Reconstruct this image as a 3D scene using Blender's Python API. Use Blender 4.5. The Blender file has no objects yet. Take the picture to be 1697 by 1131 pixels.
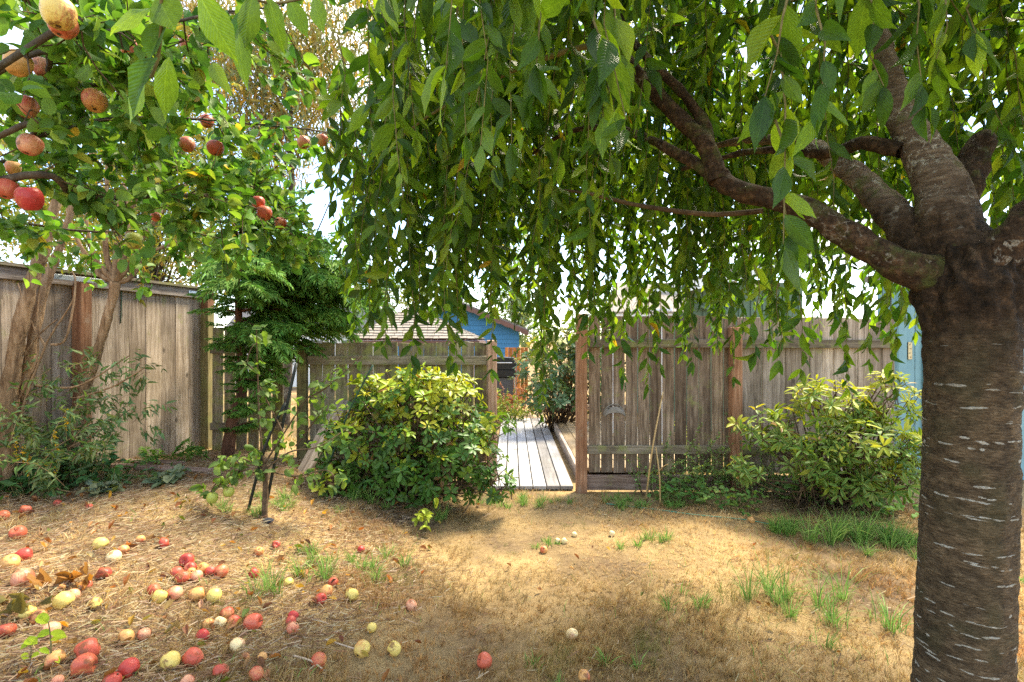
import bpy, math, random
import numpy as np
from mathutils import Vector, Matrix

random.seed(7)
rng = np.random.default_rng(7)
SC = bpy.context.scene
COL = SC.collection

# ------------------------------------------------------------------ camera
CAMZ, FPX, PW, PH, HZ = 1.52, 849.0, 1697.0, 1131.0, 566.0
cam = bpy.data.cameras.new('camera')
cam.sensor_width = 36.0
cam.lens = 36.0 * FPX / PW
cam.clip_start = 0.05
cam.clip_end = 2000
cam_o = bpy.data.objects.new('camera', cam)
COL.objects.link(cam_o)
cam_o.location = (0, 0, CAMZ)
cam_o.rotation_euler = (math.radians(90), 0, 0)
SC.camera = cam_o

# ------------------------------------------------------------------ sky, sun, exposure
SUN_EL, SUN_AZ = 57.0, 40.0        # azimuth from +Y towards +X
w = bpy.data.worlds.new('World')
SC.world = w
w.use_nodes = True
wt = w.node_tree
wt.nodes.clear()
def N(nt, typ, inp=None, **kw):
    n = nt.nodes.new(typ)
    for k, v in kw.items():
        setattr(n, k, v)
    for k, v in (inp or {}).items():
        if isinstance(v, bpy.types.NodeSocket):
            nt.links.new(v, n.inputs[k])
        else:
            n.inputs[k].default_value = v
    return n
def ramp(nt, fac, stops, interp='LINEAR'):
    r = N(nt, 'ShaderNodeValToRGB', {0: fac})
    r.color_ramp.interpolation = interp
    e = r.color_ramp.elements
    while len(e) < len(stops):
        e.new(0.5)
    for k, (p, c) in zip(e, stops):
        k.position = p
        k.color = c if len(c) == 4 else (*c, 1)
    return r.outputs[0]
def mix(nt, f, a, b, blend='MIX'):
    m = N(nt, 'ShaderNodeMix', {0: f, 6: a, 7: b}, data_type='RGBA', blend_type=blend)
    return m.outputs[2]
def math_(nt, op, a, b=0.0, clamp=False):
    return N(nt, 'ShaderNodeMath', {0: a, 1: b}, operation=op, use_clamp=clamp).outputs[0]
def noise(nt, vec, scale, detail=4.0, rough=0.55):
    return N(nt, 'ShaderNodeTexNoise', {'Vector': vec, 'Scale': scale, 'Detail': detail, 'Roughness': rough}).outputs[0]
def rgba(c):
    return (c[0], c[1], c[2], 1.0)

sky = N(wt, 'ShaderNodeTexSky', sky_type='NISHITA')
sky.sun_disc = False
sky.sun_elevation = math.radians(SUN_EL)
sky.sun_rotation = math.radians(SUN_AZ)
sky.altitude = 50
sky.air_density = 1.0
sky.dust_density = 0.4
geo = N(wt, 'ShaderNodeTexCoord')
sep = N(wt, 'ShaderNodeSeparateXYZ', {0: geo.outputs['Generated']})
zc = math_(wt, 'MAXIMUM', math_(wt, 'ADD', sep.outputs[2], 0.12), 0.05)
cx = math_(wt, 'DIVIDE', sep.outputs[0], zc)
cy = math_(wt, 'DIVIDE', sep.outputs[1], zc)
cv = N(wt, 'ShaderNodeCombineXYZ', {0: cx, 1: cy, 2: 3.7}).outputs[0]
cl = noise(wt, cv, 0.9, 7.0, 0.6)
clm = ramp(wt, cl, [(0.46, (0, 0, 0)), (0.66, (1, 1, 1))])
cshade = ramp(wt, noise(wt, cv, 2.3, 5.0, 0.6), [(0.3, (3.6, 3.65, 3.8)), (0.7, (5.7, 5.6, 5.4))])
skyc = mix(wt, clm, sky.outputs[0], cshade)
bg = N(wt, 'ShaderNodeBackground', {0: skyc, 1: 0.15})
wo = N(wt, 'ShaderNodeOutputWorld', {0: bg.outputs[0]})

sun = bpy.data.lights.new('sun', 'SUN')
sun.energy = 3.5
sun.angle = math.radians(16.0)
sun.color = (1.0, 0.885, 0.66)
sun_o = bpy.data.objects.new('sun', sun)
COL.objects.link(sun_o)
az, el = math.radians(SUN_AZ), math.radians(SUN_EL)
sdir = Vector((math.sin(az) * math.cos(el), math.cos(az) * math.cos(el), math.sin(el)))
sun_o.rotation_euler = sdir.to_track_quat('Z', 'Y').to_euler()
sun_o.location = sdir * 30

SC.view_settings.view_transform = 'Standard'
SC.view_settings.look = 'None'
SC.view_settings.exposure = 2.05
SC.view_settings.gamma = 1.0
SC.view_settings.use_curve_mapping = False
SC.render.engine = 'CYCLES'
cy_ = SC.cycles
cy_.max_bounces = 8
cy_.diffuse_bounces = 4
cy_.glossy_bounces = 2
cy_.transmission_bounces = 5
cy_.transparent_max_bounces = 6
cy_.caustics_reflective = False
cy_.caustics_refractive = False
cy_.use_denoising = False       # keeps the grass and bark crisp; daylight converges well enough
cy_.use_adaptive_sampling = True
cy_.adaptive_threshold = 0.008
SC.render.filter_size = 1.1

# ------------------------------------------------------------------ helpers: place
def smooth(t):
    t = np.clip(t, 0, 1)
    return t * t * (3 - 2 * t)
def H(x, y):
    x = np.asarray(x, float); y = np.asarray(y, float)
    b = 0.37 * smooth((-0.15 - x) / 2.5)
    b = b - 0.09 * smooth((y - 4.6) / 1.3) * smooth((-0.6 - x) / 1.5)
    b = b * (1 - smooth((y - 6.2) / 1.6))
    near = 1 - smooth((y - 4.6) / 0.5)
    b = b + near * (0.010 * np.sin(2.1 * x + 1.3 * y) + 0.008 * np.sin(4.7 * x - 3.1 * y + 1.0) + 0.005 * np.sin(9.1 * x + 7.7 * y))
    return b
def P(px, py, d):
    return Vector(((px - PW / 2) / FPX * d, d, CAMZ - (py - HZ) / FPX * d))
def G(px, py):
    """the point of the ground that the photograph shows at a pixel"""
    sx, sz = (px - PW / 2) / FPX, -(py - HZ) / FPX
    d = np.linspace(0.6, 30, 6000)
    below = CAMZ + sz * d - H(sx * d, d)
    i = np.argmax(below < 0)
    dd = d[i] if below[i] < 0 else 30.0
    return Vector((sx * dd, dd, float(H(sx * dd, dd))))
def hz(x, y):
    return float(H(x, y))

# ------------------------------------------------------------------ helpers: objects
def tag(o, label, cat, group=None, kind=None):
    if label: o['label'] = label
    if cat: o['category'] = cat
    if group: o['group'] = group
    if kind: o['kind'] = kind
    return o
def thing(name, loc, label, cat, group=None):
    o = bpy.data.objects.new(name, None)
    o.empty_display_size = 0.1
    COL.objects.link(o)
    o.location = loc
    return tag(o, label, cat, group)
def put(o, parent):
    """parent o (whose basis is a world matrix) keeping it in place"""
    if parent is not None:
        o.parent = parent
        m = Matrix.Identity(4)
        chain = []
        q = parent
        while q is not None:
            chain.append(q)
            q = q.parent
        for q in reversed(chain):
            m = m @ q.matrix_parent_inverse @ q.matrix_basis
        o.matrix_parent_inverse = m.inverted()
    return o
def link(name, mesh, mat=None, parent=None, mw=None):
    o = bpy.data.objects.new(name, mesh)
    COL.objects.link(o)
    if mat is not None and len(mesh.materials) == 0:
        mesh.materials.append(mat)
    if mw is not None:
        o.matrix_basis = mw
    return put(o, parent)

def np_mesh(name, V, F, uv=None, col=None, smooth_=True):
    """V (n,3); F (m,k) with k = 3 or 4; uv (n,2) per vertex; col (n,3) per vertex"""
    me = bpy.data.meshes.new(name)
    V = np.asarray(V, np.float32); F = np.asarray(F, np.int32)
    m, k = F.shape
    me.vertices.add(len(V)); me.vertices.foreach_set('co', V.ravel())
    me.loops.add(m * k); me.loops.foreach_set('vertex_index', F.ravel())
    me.polygons.add(m)
    me.polygons.foreach_set('loop_start', np.arange(0, m * k, k, dtype=np.int32))
    me.polygons.foreach_set('use_smooth', np.full(m, smooth_))
    if uv is not None:
        l = me.uv_layers.new(name='UVMap')
        l.data.foreach_set('uv', np.asarray(uv, np.float32)[F.ravel()].ravel())
    if col is not None:
        a = me.attributes.new('lc', 'FLOAT_COLOR', 'POINT')
        c4 = np.ones((len(V), 4), np.float32); c4[:, :3] = col
        a.data.foreach_set('color', c4.ravel())
    me.update(calc_edges=True)
    return me

class MB:
    """collects boxes, prisms and tubes and builds one mesh"""
    def __init__(s): s.v, s.f = [], []
    def add(s, vs, fs):
        b = len(s.v); s.v += [tuple(v) for v in vs]; s.f += [tuple(i + b for i in f) for f in fs]
        return s
    def box(s, c, size, rot=None, jit=0.0, bev=0.0):
        hx, hy, hz_ = size[0] / 2, size[1] / 2, size[2] / 2
        if bev > 0:
            vs = []
            for z in (-hz_, hz_):
                zi = z - math.copysign(bev, z)
                vs += [Vector((a, b, z)) for a, b in ((-hx + bev, -hy + bev), (hx - bev, -hy + bev), (hx - bev, hy - bev), (-hx + bev, hy - bev))]
                vs += [Vector((a, b, zi)) for a, b in ((-hx + bev, -hy), (hx - bev, -hy), (hx, -hy + bev), (hx, hy - bev), (hx - bev, hy), (-hx + bev, hy), (-hx, hy - bev), (-hx, -hy + bev))]
            fs = [(3, 2, 1, 0), (12, 13, 14, 15)]
            for k in range(4):
                # bottom cap bevels
                a, b = k, (k + 1) % 4
                e0, e1 = 4 + 2 * k, 4 + 2 * k + 1
                fs.append((a, b, e1, e0))
                nx = 4 + (2 * k + 2) % 8
                fs.append((b, nx, e1))
                fs.append((b + 12, a + 12, e0 + 12, e1 + 12))
                fs.append((b + 12, e1 + 12, nx + 12))
            for k in range(8):
                a, b = 4 + k, 4 + (k + 1) % 8
                fs.append((a, b, b + 12, a + 12))
        else:
            vs = [Vector((x, y, z)) for z in (-hz_, hz_) for x, y in ((-hx, -hy), (hx, -hy), (hx, hy), (-hx, hy))]
            fs = [(3, 2, 1, 0), (4, 5, 6, 7), (0, 1, 5, 4), (1, 2, 6, 5), (2, 3, 7, 6), (3, 0, 4, 7)]
        if jit:
            vs = [v + Vector((random.uniform(-jit, jit) for _ in range(3))) for v in vs]
        if rot is not None:
            vs = [rot @ v for v in vs]
        c = Vector(c)
        return s.add([v + c for v in vs], fs)
    def prism(s, poly, y0, y1):
        """polygon in x,z extruded along y"""
        n = len(poly)
        vs = [(x, y0, z) for x, z in poly] + [(x, y1, z) for x, z in poly]
        fs = [tuple(range(n)), tuple(range(2 * n - 1, n - 1, -1))] + [(i, i + n, (i + 1) % n + n, (i + 1) % n) for i in range(n)]
        return s.add(vs, fs)
    def tube(s, pts, rad, n=8, cap=True):
        V, F = tube_np(pts, rad, n)
        b = len(s.v)
        s.v += [tuple(v) for v in V]
        s.f += [tuple(int(i) + b for i in f) for f in F]
        if cap:
            s.f.append(tuple(range(b + n - 1, b - 1, -1)))
            e = b + len(V) - n
            s.f.append(tuple(range(e, e + n)))
        return s
    def lathe(s, prof, n=20, origin=(0, 0, 0)):
        o = Vector(origin); vs = []; fs = []
        for r, z in prof:
            for k in range(n):
                a = 2 * math.pi * k / n
                vs.append(o + Vector((r * math.cos(a), r * math.sin(a), z)))
        for i in range(len(prof) - 1):
            for k in range(n):
                fs.append((i * n + k, i * n + (k + 1) % n, (i + 1) * n + (k + 1) % n, (i + 1) * n + k))
        return s.add(vs, fs)
    def mesh(s, name, smooth_=False):
        me = bpy.data.meshes.new(name)
        me.from_pydata(s.v, [], s.f); me.update()
        if smooth_:
            me.polygons.foreach_set('use_smooth', np.ones(len(me.polygons), bool))
        return me
    def build(s, name, mat, parent=None, smooth_=False, mw=None):
        return link(name, s.mesh(name, smooth_), mat, parent, mw)

def catmull(pts, rad, per=8):
    p = [np.array(q, float) for q in pts]; r = list(rad)
    out, ro = [], []
    for i in range(len(p) - 1):
        p0 = p[max(i - 1, 0)]; p1 = p[i]; p2 = p[i + 1]; p3 = p[min(i + 2, len(p) - 1)]
        for k in range(per):
            t = k / per
            out.append(0.5 * ((2 * p1) + (-p0 + p2) * t + (2 * p0 - 5 * p1 + 4 * p2 - p3) * t * t + (-p0 + 3 * p1 - 3 * p2 + p3) * t ** 3))
            ro.append(r[i] + (r[i + 1] - r[i]) * t)
    out.append(p[-1]); ro.append(r[-1])
    return np.array(out), np.array(ro)
def tube_np(pts, rad, n=6):
    pts = np.asarray(pts, float); m = len(pts)
    rad = np.broadcast_to(np.asarray(rad, float), (m,))
    T = np.gradient(pts, axis=0); T /= np.linalg.norm(T, axis=1, keepdims=True) + 1e-9
    ref = np.array([1.0, 0.13, 0.07]) if abs(T[0][0]) < 0.8 else np.array([0.1, 1.0, 0.2])
    A = np.empty_like(T)
    a = ref - T[0] * ref.dot(T[0]); a /= np.linalg.norm(a)
    for i in range(m):
        a = a - T[i] * a.dot(T[i]); a /= np.linalg.norm(a) + 1e-9
        A[i] = a
    B = np.cross(T, A)
    th = np.arange(n) * 2 * math.pi / n
    V = pts[:, None] + rad[:, None, None] * (np.cos(th)[None, :, None] * A[:, None] + np.sin(th)[None, :, None] * B[:, None])
    V = V.reshape(-1, 3)
    i = np.arange(m - 1)[:, None] * n; k = np.arange(n)[None]; k2 = (k + 1) % n
    F = np.stack([i + k, i + k2, i + n + k2, i + n + k], -1).reshape(-1, 4)
    return V, F
class Tubes:
    def __init__(s): s.V, s.F, s.n = [], [], 0
    def add(s, pts, rad, n=4):
        V, F = tube_np(pts, rad, n)
        s.V.append(V); s.F.append(F + s.n); s.n += len(V)
    def build(s, name, mat, parent, kind=None):
        o = link(name, np_mesh(name, np.concatenate(s.V), np.concatenate(s.F)), mat, parent)
        if kind: o['kind'] = kind
        return o
def bumpy(V, amp, scale, seed=0):
    """displace a vertex array sideways with a cheap sum of sines"""
    r = np.random.default_rng(seed)
    out = V.copy()
    for _ in range(7):
        k = r.normal(size=3) * scale; ph = r.uniform(0, 6.28)
        dvec = r.normal(size=3); dvec /= np.linalg.norm(dvec)
        out += (amp / 2.5) * np.sin(V @ k + ph)[:, None] * dvec
        scale *= 1.25
    return out

# ------------------------------------------------------------------ leaves
def tmpl(vs, ws, droop=0.22, fold=0.16, wave=0.0):
    V, UV, F = [], [], []
    n = len(vs)
    for v in vs:
        V.append((0, v, -droop * v * v)); UV.append((0.5, v))
    L, R = {}, {}
    for i in range(1, n - 1):
        for sgn, D in ((-1, L), (1, R)):
            D[i] = len(V)
            V.append((sgn * 0.5 * ws[i], vs[i], -droop * vs[i] ** 2 + fold * ws[i] * 0.5 + wave * (1 if i % 2 else -1) * sgn))
            UV.append((0.5 + sgn * 0.5 * ws[i], vs[i]))
    for sgn, D in ((-1, L), (1, R)):
        tri = [(0, D[1], 1)] + sum([[(i, D[i], D[i + 1]), (i, D[i + 1], i + 1)] for i in range(1, n - 2)], []) + [(n - 2, D[n - 2], n - 1)]
        if sgn > 0: tri = [(a, c, b) for a, b, c in tri]
        F += tri
    return np.array(V), np.array(UV), np.array(F)
T_CHERRY_HI = tmpl([0, .08, .2, .38, .56, .74, .88, 1], [0, .38, .78, 1, .95, .62, .24, 0], 0.20, 0.20, 0.006)
T_CHERRY = tmpl([0, .2, .5, .8, 1], [0, .75, 1, .45, 0], 0.22, 0.22)
T_APPLE = tmpl([0, .15, .42, .75, 1], [0, .75, 1, .8, 0], 0.18, 0.30)
T_RHODO = tmpl([0, .18, .5, .8, 1], [0, .5, 1, .85, 0], 0.22, 0.14)
T_SIMPLE = tmpl([0, .45, 1], [0, 1, 0], 0.2, 0.25)
T_NARROW = tmpl([0, .25, .65, 1], [0, 1, .75, 0], 0.35, 0.2)

def unit(a):
    a = np.asarray(a, float)
    return a / (np.linalg.norm(a, axis=-1, keepdims=True) + 1e-9)
def frames(axis, nrm):
    axis = unit(axis); side = unit(np.cross(axis, nrm)); n = np.cross(side, axis)
    return side, axis, n
class Leaves:
    def __init__(s): s.p, s.a, s.n, s.l, s.w, s.c = [], [], [], [], [], []
    def add(s, p, a, n, l, w, c):
        s.p.append(p); s.a.append(a); s.n.append(n); s.l.append(l); s.w.append(w); s.c.append(c)
    def arrays(s):
        return [np.array(q, float) for q in (s.p, s.a, s.n, s.l, s.w, s.c)]
def leaf_arrays(p, a, n, l, w, c, T):
    tv, tuv, tf = T
    S, A, Nn = frames(a, n)
    V = p[:, None] + tv[None, :, 0:1] * (w[:, None, None] * S[:, None]) + l[:, None, None] * (tv[None, :, 1:2] * A[:, None] + tv[None, :, 2:3] * Nn[:, None])
    k = len(tv); m = len(p)
    F = (tf[None] + (np.arange(m) * k)[:, None, None]).reshape(-1, 3)
    return V.reshape(-1, 3), F, np.tile(tuv, (m, 1)), np.repeat(c, k, axis=0)
def on_screen(p, l):
    d = p[:, 1]
    dd = np.maximum(d, 0.05)
    px = PW / 2 + p[:, 0] / dd * FPX; py = HZ - (p[:, 2] - CAMZ) / dd * FPX
    size = l * FPX / dd
    size[(d < 0.2) | (px < -10) | (px > PW + 10) | (py < -10) | (py > PH + 10)] = 0
    return px, py, size
def foliage(L, mat, parent, T, Thi=None, n_parts=0, name='crown', min_px=10, variants=8, part='leaf', spread=1.0):
    """the n_parts leaves that show largest become objects, the rest one mesh"""
    p, a, n, l, w, c = L.arrays()
    keep = np.ones(len(p), bool)
    if n_parts:
        _, _, size = on_screen(p + a * l[:, None] * 0.5, l.copy())
        order = np.argsort(-size)[:int(n_parts)]
        order = order[size[order] >= min_px]
        Thi = Thi or (T[0] if isinstance(T, list) else T)
        # variant meshes, coloured like a sample of the leaves they stand for
        groups = np.array_split(order[np.argsort(c[order].sum(1))], variants) if len(order) else []
        for gi, g in enumerate(groups):
            if not len(g): continue
            col = np.median(c[g], axis=0)
            tv = Thi[0].copy()
            r = np.random.default_rng(gi + 11)
            tv[:, 2] += tv[:, 1] ** 2 * r.uniform(-0.12, 0.12)
            tv[:, 0] += tv[:, 1] ** 2 * r.uniform(-0.25, 0.25)
            tv[:, 2] += np.abs(tv[:, 0]) * r.uniform(-0.35, 0.25) + 0.02 * np.sin(9 * tv[:, 1] + r.uniform(0, 6)) * tv[:, 0] * 4
            V = np.stack([tv[:, 0], tv[:, 1], tv[:, 2]], 1)
            me = np_mesh(part, V, Thi[2], Thi[1], np.tile(col, (len(V), 1)))
            me.materials.append(mat)
            S, A, Nn = frames(a[g], n[g])
            for k, i in enumerate(g):
                M = Matrix.Identity(4)
                for r_ in range(3):
                    M[r_][0] = S[k][r_] * w[i]; M[r_][1] = A[k][r_] * l[i]; M[r_][2] = Nn[k][r_] * l[i]; M[r_][3] = p[i][r_]
                link(part, me, None, parent, M)
        keep[order] = False
    if isinstance(T, list):
        idx = np.flatnonzero(keep); which = rng.integers(0, len(T), len(idx)); parts = []; off = 0
        for k, t_ in enumerate(T):
            g = idx[which == k]
            V, F, uv, cc = leaf_arrays(p[g], a[g], n[g], l[g], w[g], c[g], t_)
            parts.append((V, F + off, uv, cc)); off += len(V)
        V, F, uv, cc = [np.concatenate(q) for q in zip(*parts)]
    else:
        V, F, uv, cc = leaf_arrays(p[keep], a[keep], n[keep], l[keep], w[keep], c[keep], T)
    o = link(name, np_mesh(name, V, F, uv, cc), mat, parent)
    o['kind'] = 'stuff'
    return o
def jitc(c, s=0.18, r=random):
    k = 1 + r.uniform(-s, s)
    return (c[0] * k * (1 + r.uniform(-s, s)), c[1] * k, c[2] * k * (1 + r.uniform(-s, s)))
def rv(s=1.0):
    return np.array([random.gauss(0, s), random.gauss(0, s), random.gauss(0, s)])

# ------------------------------------------------------------------ materials
def newmat(name):
    m = bpy.data.materials.new(name); m.use_nodes = True
    m.node_tree.nodes.clear()
    return m, m.node_tree
def finish(nt, shader, disp=None):
    N(nt, 'ShaderNodeOutputMaterial', {0: shader})
def principled(nt, base, rough=0.6, spec=0.3, normal=None, metal=0.0, coat=0.0):
    i = {'Base Color': base, 'Roughness': rough, 'Specular IOR Level': spec, 'Metallic': metal}
    if normal is not None: i['Normal'] = normal
    if coat: i['Coat Weight'] = coat
    return N(nt, 'ShaderNodeBsdfPrincipled', i).outputs[0]
def bump(nt, h, strength=0.3, dist=0.01):
    return N(nt, 'ShaderNodeBump', {'Height': h, 'Strength': strength, 'Distance': dist}).outputs[0]
def objcoord(nt, rand=True, scale=(1, 1, 1)):
    tc = N(nt, 'ShaderNodeTexCoord').outputs['Object']
    if rand:
        oi = N(nt, 'ShaderNodeObjectInfo').outputs['Random']
        k = math_(nt, 'MULTIPLY', oi, 57.3)
        tc = N(nt, 'ShaderNodeVectorMath', {0: tc, 1: N(nt, 'ShaderNodeCombineXYZ', {0: k, 1: k, 2: k}).outputs[0]}, operation='ADD').outputs[0]
    return N(nt, 'ShaderNodeMapping', {'Vector': tc, 'Scale': scale}).outputs[0]

def leaf_mat(name, trans=0.38, rough=0.42, spec=0.35, veins=1.0, nveins=15.0, tint=(1.45, 1.25, 0.40), margin=None):
    m, nt = newmat(name)
    c = N(nt, 'ShaderNodeVertexColor', layer_name='lc').outputs[0]
    uv = N(nt, 'ShaderNodeUVMap', uv_map='UVMap').outputs[0]
    s = N(nt, 'ShaderNodeSeparateXYZ', {0: uv})
    du = math_(nt, 'ABSOLUTE', math_(nt, 'SUBTRACT', s.outputs[0], 0.5))
    rib = math_(nt, 'LESS_THAN', du, 0.022)
    ph = math_(nt, 'FRACT', math_(nt, 'SUBTRACT', math_(nt, 'MULTIPLY', s.outputs[1], nveins), math_(nt, 'MULTIPLY', du, nveins * 0.55)))
    tri = math_(nt, 'ABSOLUTE', math_(nt, 'SUBTRACT', ph, 0.5))
    vein = math_(nt, 'GREATER_THAN', tri, 0.42)
    lines = math_(nt, 'MAXIMUM', rib, math_(nt, 'MULTIPLY', vein, 0.45))
    lines = math_(nt, 'MULTIPLY', lines, 0.55 * veins)
    n1 = noise(nt, N(nt, 'ShaderNodeTexCoord').outputs['Object'], 9.0, 3.0)
    c2 = mix(nt, 1.0, c, ramp(nt, n1, [(0.3, (0.78, 0.8, 0.75)), (0.7, (1.18, 1.15, 1.1))]), 'MULTIPLY')
    if margin:
        edge = math_(nt, 'GREATER_THAN', du, 0.22)
        c2 = mix(nt, math_(nt, 'MULTIPLY', edge, 0.3), c2, rgba(margin))
    light = mix(nt, 1.0, c2, (1.7, 1.55, 1.5, 1), 'MULTIPLY')
    base = mix(nt, lines, c2, light)
    back = N(nt, 'ShaderNodeNewGeometry').outputs['Backfacing']
    pale = mix(nt, 1.0, base, (1.12, 1.1, 1.25, 1), 'MULTIPLY')
    base = mix(nt, back, base, pale)
    h = math_(nt, 'MULTIPLY', tri, -1.0)
    nrm = bump(nt, math_(nt, 'ADD', h, math_(nt, 'MULTIPLY', rib, -0.6)), 0.35 * veins, 0.004)
    p = principled(nt, base, rough, spec, nrm)
    t = N(nt, 'ShaderNodeBsdfTranslucent', {0: mix(nt, 1.0, base, rgba(tint), 'MULTIPLY')}).outputs[0]
    finish(nt, N(nt, 'ShaderNodeMixShader', {0: trans, 1: p, 2: t}).outputs[0])
    return m
def blade_mat(name, trans=0.3, rough=0.6):
    m, nt = newmat(name)
    c = N(nt, 'ShaderNodeVertexColor', layer_name='lc').outputs[0]
    p = principled(nt, c, rough, 0.2)
    t = N(nt, 'ShaderNodeBsdfTranslucent', {0: c}).outputs[0]
    finish(nt, N(nt, 'ShaderNodeMixShader', {0: trans, 1: p, 2: t}).outputs[0])
    return m
def wood_mat(name, dark, mid, light, axis=2, grain=42.0, stretch=0.03, moss=0.0, rough=0.85, knots=True, bumpk=0.5, mosscol=(0.16, 0.17, 0.05), fleck=0.0):
    m, nt = newmat(name)
    sc = [1, 1, 1]; sc[axis] = stretch
    v0 = objcoord(nt, True)
    # grain bends round the knots: warp across with a slow noise
    warp = N(nt, 'ShaderNodeTexNoise', {'Vector': v0, 'Scale': 2.2, 'Detail': 2.0}).outputs[1]
    v = N(nt, 'ShaderNodeVectorMath', {0: v0, 1: N(nt, 'ShaderNodeVectorMath', {0: warp, 1: (0.05, 0.05, 0.05)}, operation='MULTIPLY').outputs[0]}, operation='ADD').outputs[0]
    v = N(nt, 'ShaderNodeMapping', {'Vector': v, 'Scale': sc}).outputs[0]
    g = noise(nt, v, grain, 6.0, 0.65)
    g2 = noise(nt, v, grain * 4, 3.0, 0.6)
    big = noise(nt, v0, 2.6, 4.0, 0.6)
    rnd = N(nt, 'ShaderNodeObjectInfo').outputs['Random']
    c = ramp(nt, g, [(0.26, dark), (0.47, mid), (0.72, light)])
    c = mix(nt, math_(nt, 'MULTIPLY', ramp(nt, g2, [(0.35, (1, 1, 1)), (0.5, (0, 0, 0))]), 0.35), c, rgba(dark))
    c = mix(nt, 1.0, c, ramp(nt, big, [(0.3, (0.68, 0.66, 0.62)), (0.7, (1.22, 1.22, 1.24))]), 'MULTIPLY')
    c = mix(nt, 1.0, c, ramp(nt, rnd, [(0.0, (0.66, 0.63, 0.60)), (0.5, (1.0, 1.0, 1.0)), (1.0, (1.28, 1.26, 1.22))]), 'MULTIPLY')
    if knots:
        kv = N(nt, 'ShaderNodeMapping', {'Vector': v0, 'Scale': [3.2 if i != axis else 1.9 for i in range(3)]}).outputs[0]
        vo = N(nt, 'ShaderNodeTexVoronoi', {'Vector': kv, 'Scale': 1.6, 'Randomness': 1.0}).outputs[0]
        kn = ramp(nt, vo, [(0.05, (1, 1, 1)), (0.115, (0, 0, 0))])
        c = mix(nt, math_(nt, 'MULTIPLY', kn, 0.75), c, rgba([x * 0.4 for x in dark]))
    if fleck:
        fv = N(nt, 'ShaderNodeMapping', {'Vector': v0, 'Scale': [1 if i != axis else 0.35 for i in range(3)]}).outputs[0]
        fl = ramp(nt, noise(nt, fv, 75.0, 3.0, 0.7), [(0.66, (0, 0, 0)), (0.72, (1, 1, 1))])
        c = mix(nt, math_(nt, 'MULTIPLY', fl, fleck), c, (0.5, 0.46, 0.38, 1))
    if moss:
        mo = noise(nt, v0, 7.0, 6.0, 0.7)
        mf = ramp(nt, mo, [(0.62 - 0.3 * moss, (0, 0, 0)), (0.75 - 0.25 * moss, (1, 1, 1))])
        c = mix(nt, math_(nt, 'MULTIPLY', mf, min(1.0, 0.5 + moss * 0.5)), c, mix(nt, mo, rgba(mosscol), rgba([x * 1.8 for x in mosscol])))
    b = bump(nt, math_(nt, 'ADD', g, math_(nt, 'MULTIPLY', g2, 0.4)), bumpk, 0.006)
    finish(nt, principled(nt, c, rough, 0.2, b))
    return m
def plain(name, c, rough=0.6, spec=0.3, metal=0.0, var=0.12, scale=6.0, bmp=0.1):
    m, nt = newmat(name)
    v = objcoord(nt, True)
    n = noise(nt, v, scale, 5.0, 0.6)
    cc = ramp(nt, n, [(0.25, [x * (1 - var) for x in c]), (0.75, [x * (1 + var) for x in c])])
    finish(nt, principled(nt, cc, rough, spec, bump(nt, noise(nt, v, scale * 8, 3.0), bmp, 0.004), metal))
    return m
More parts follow.
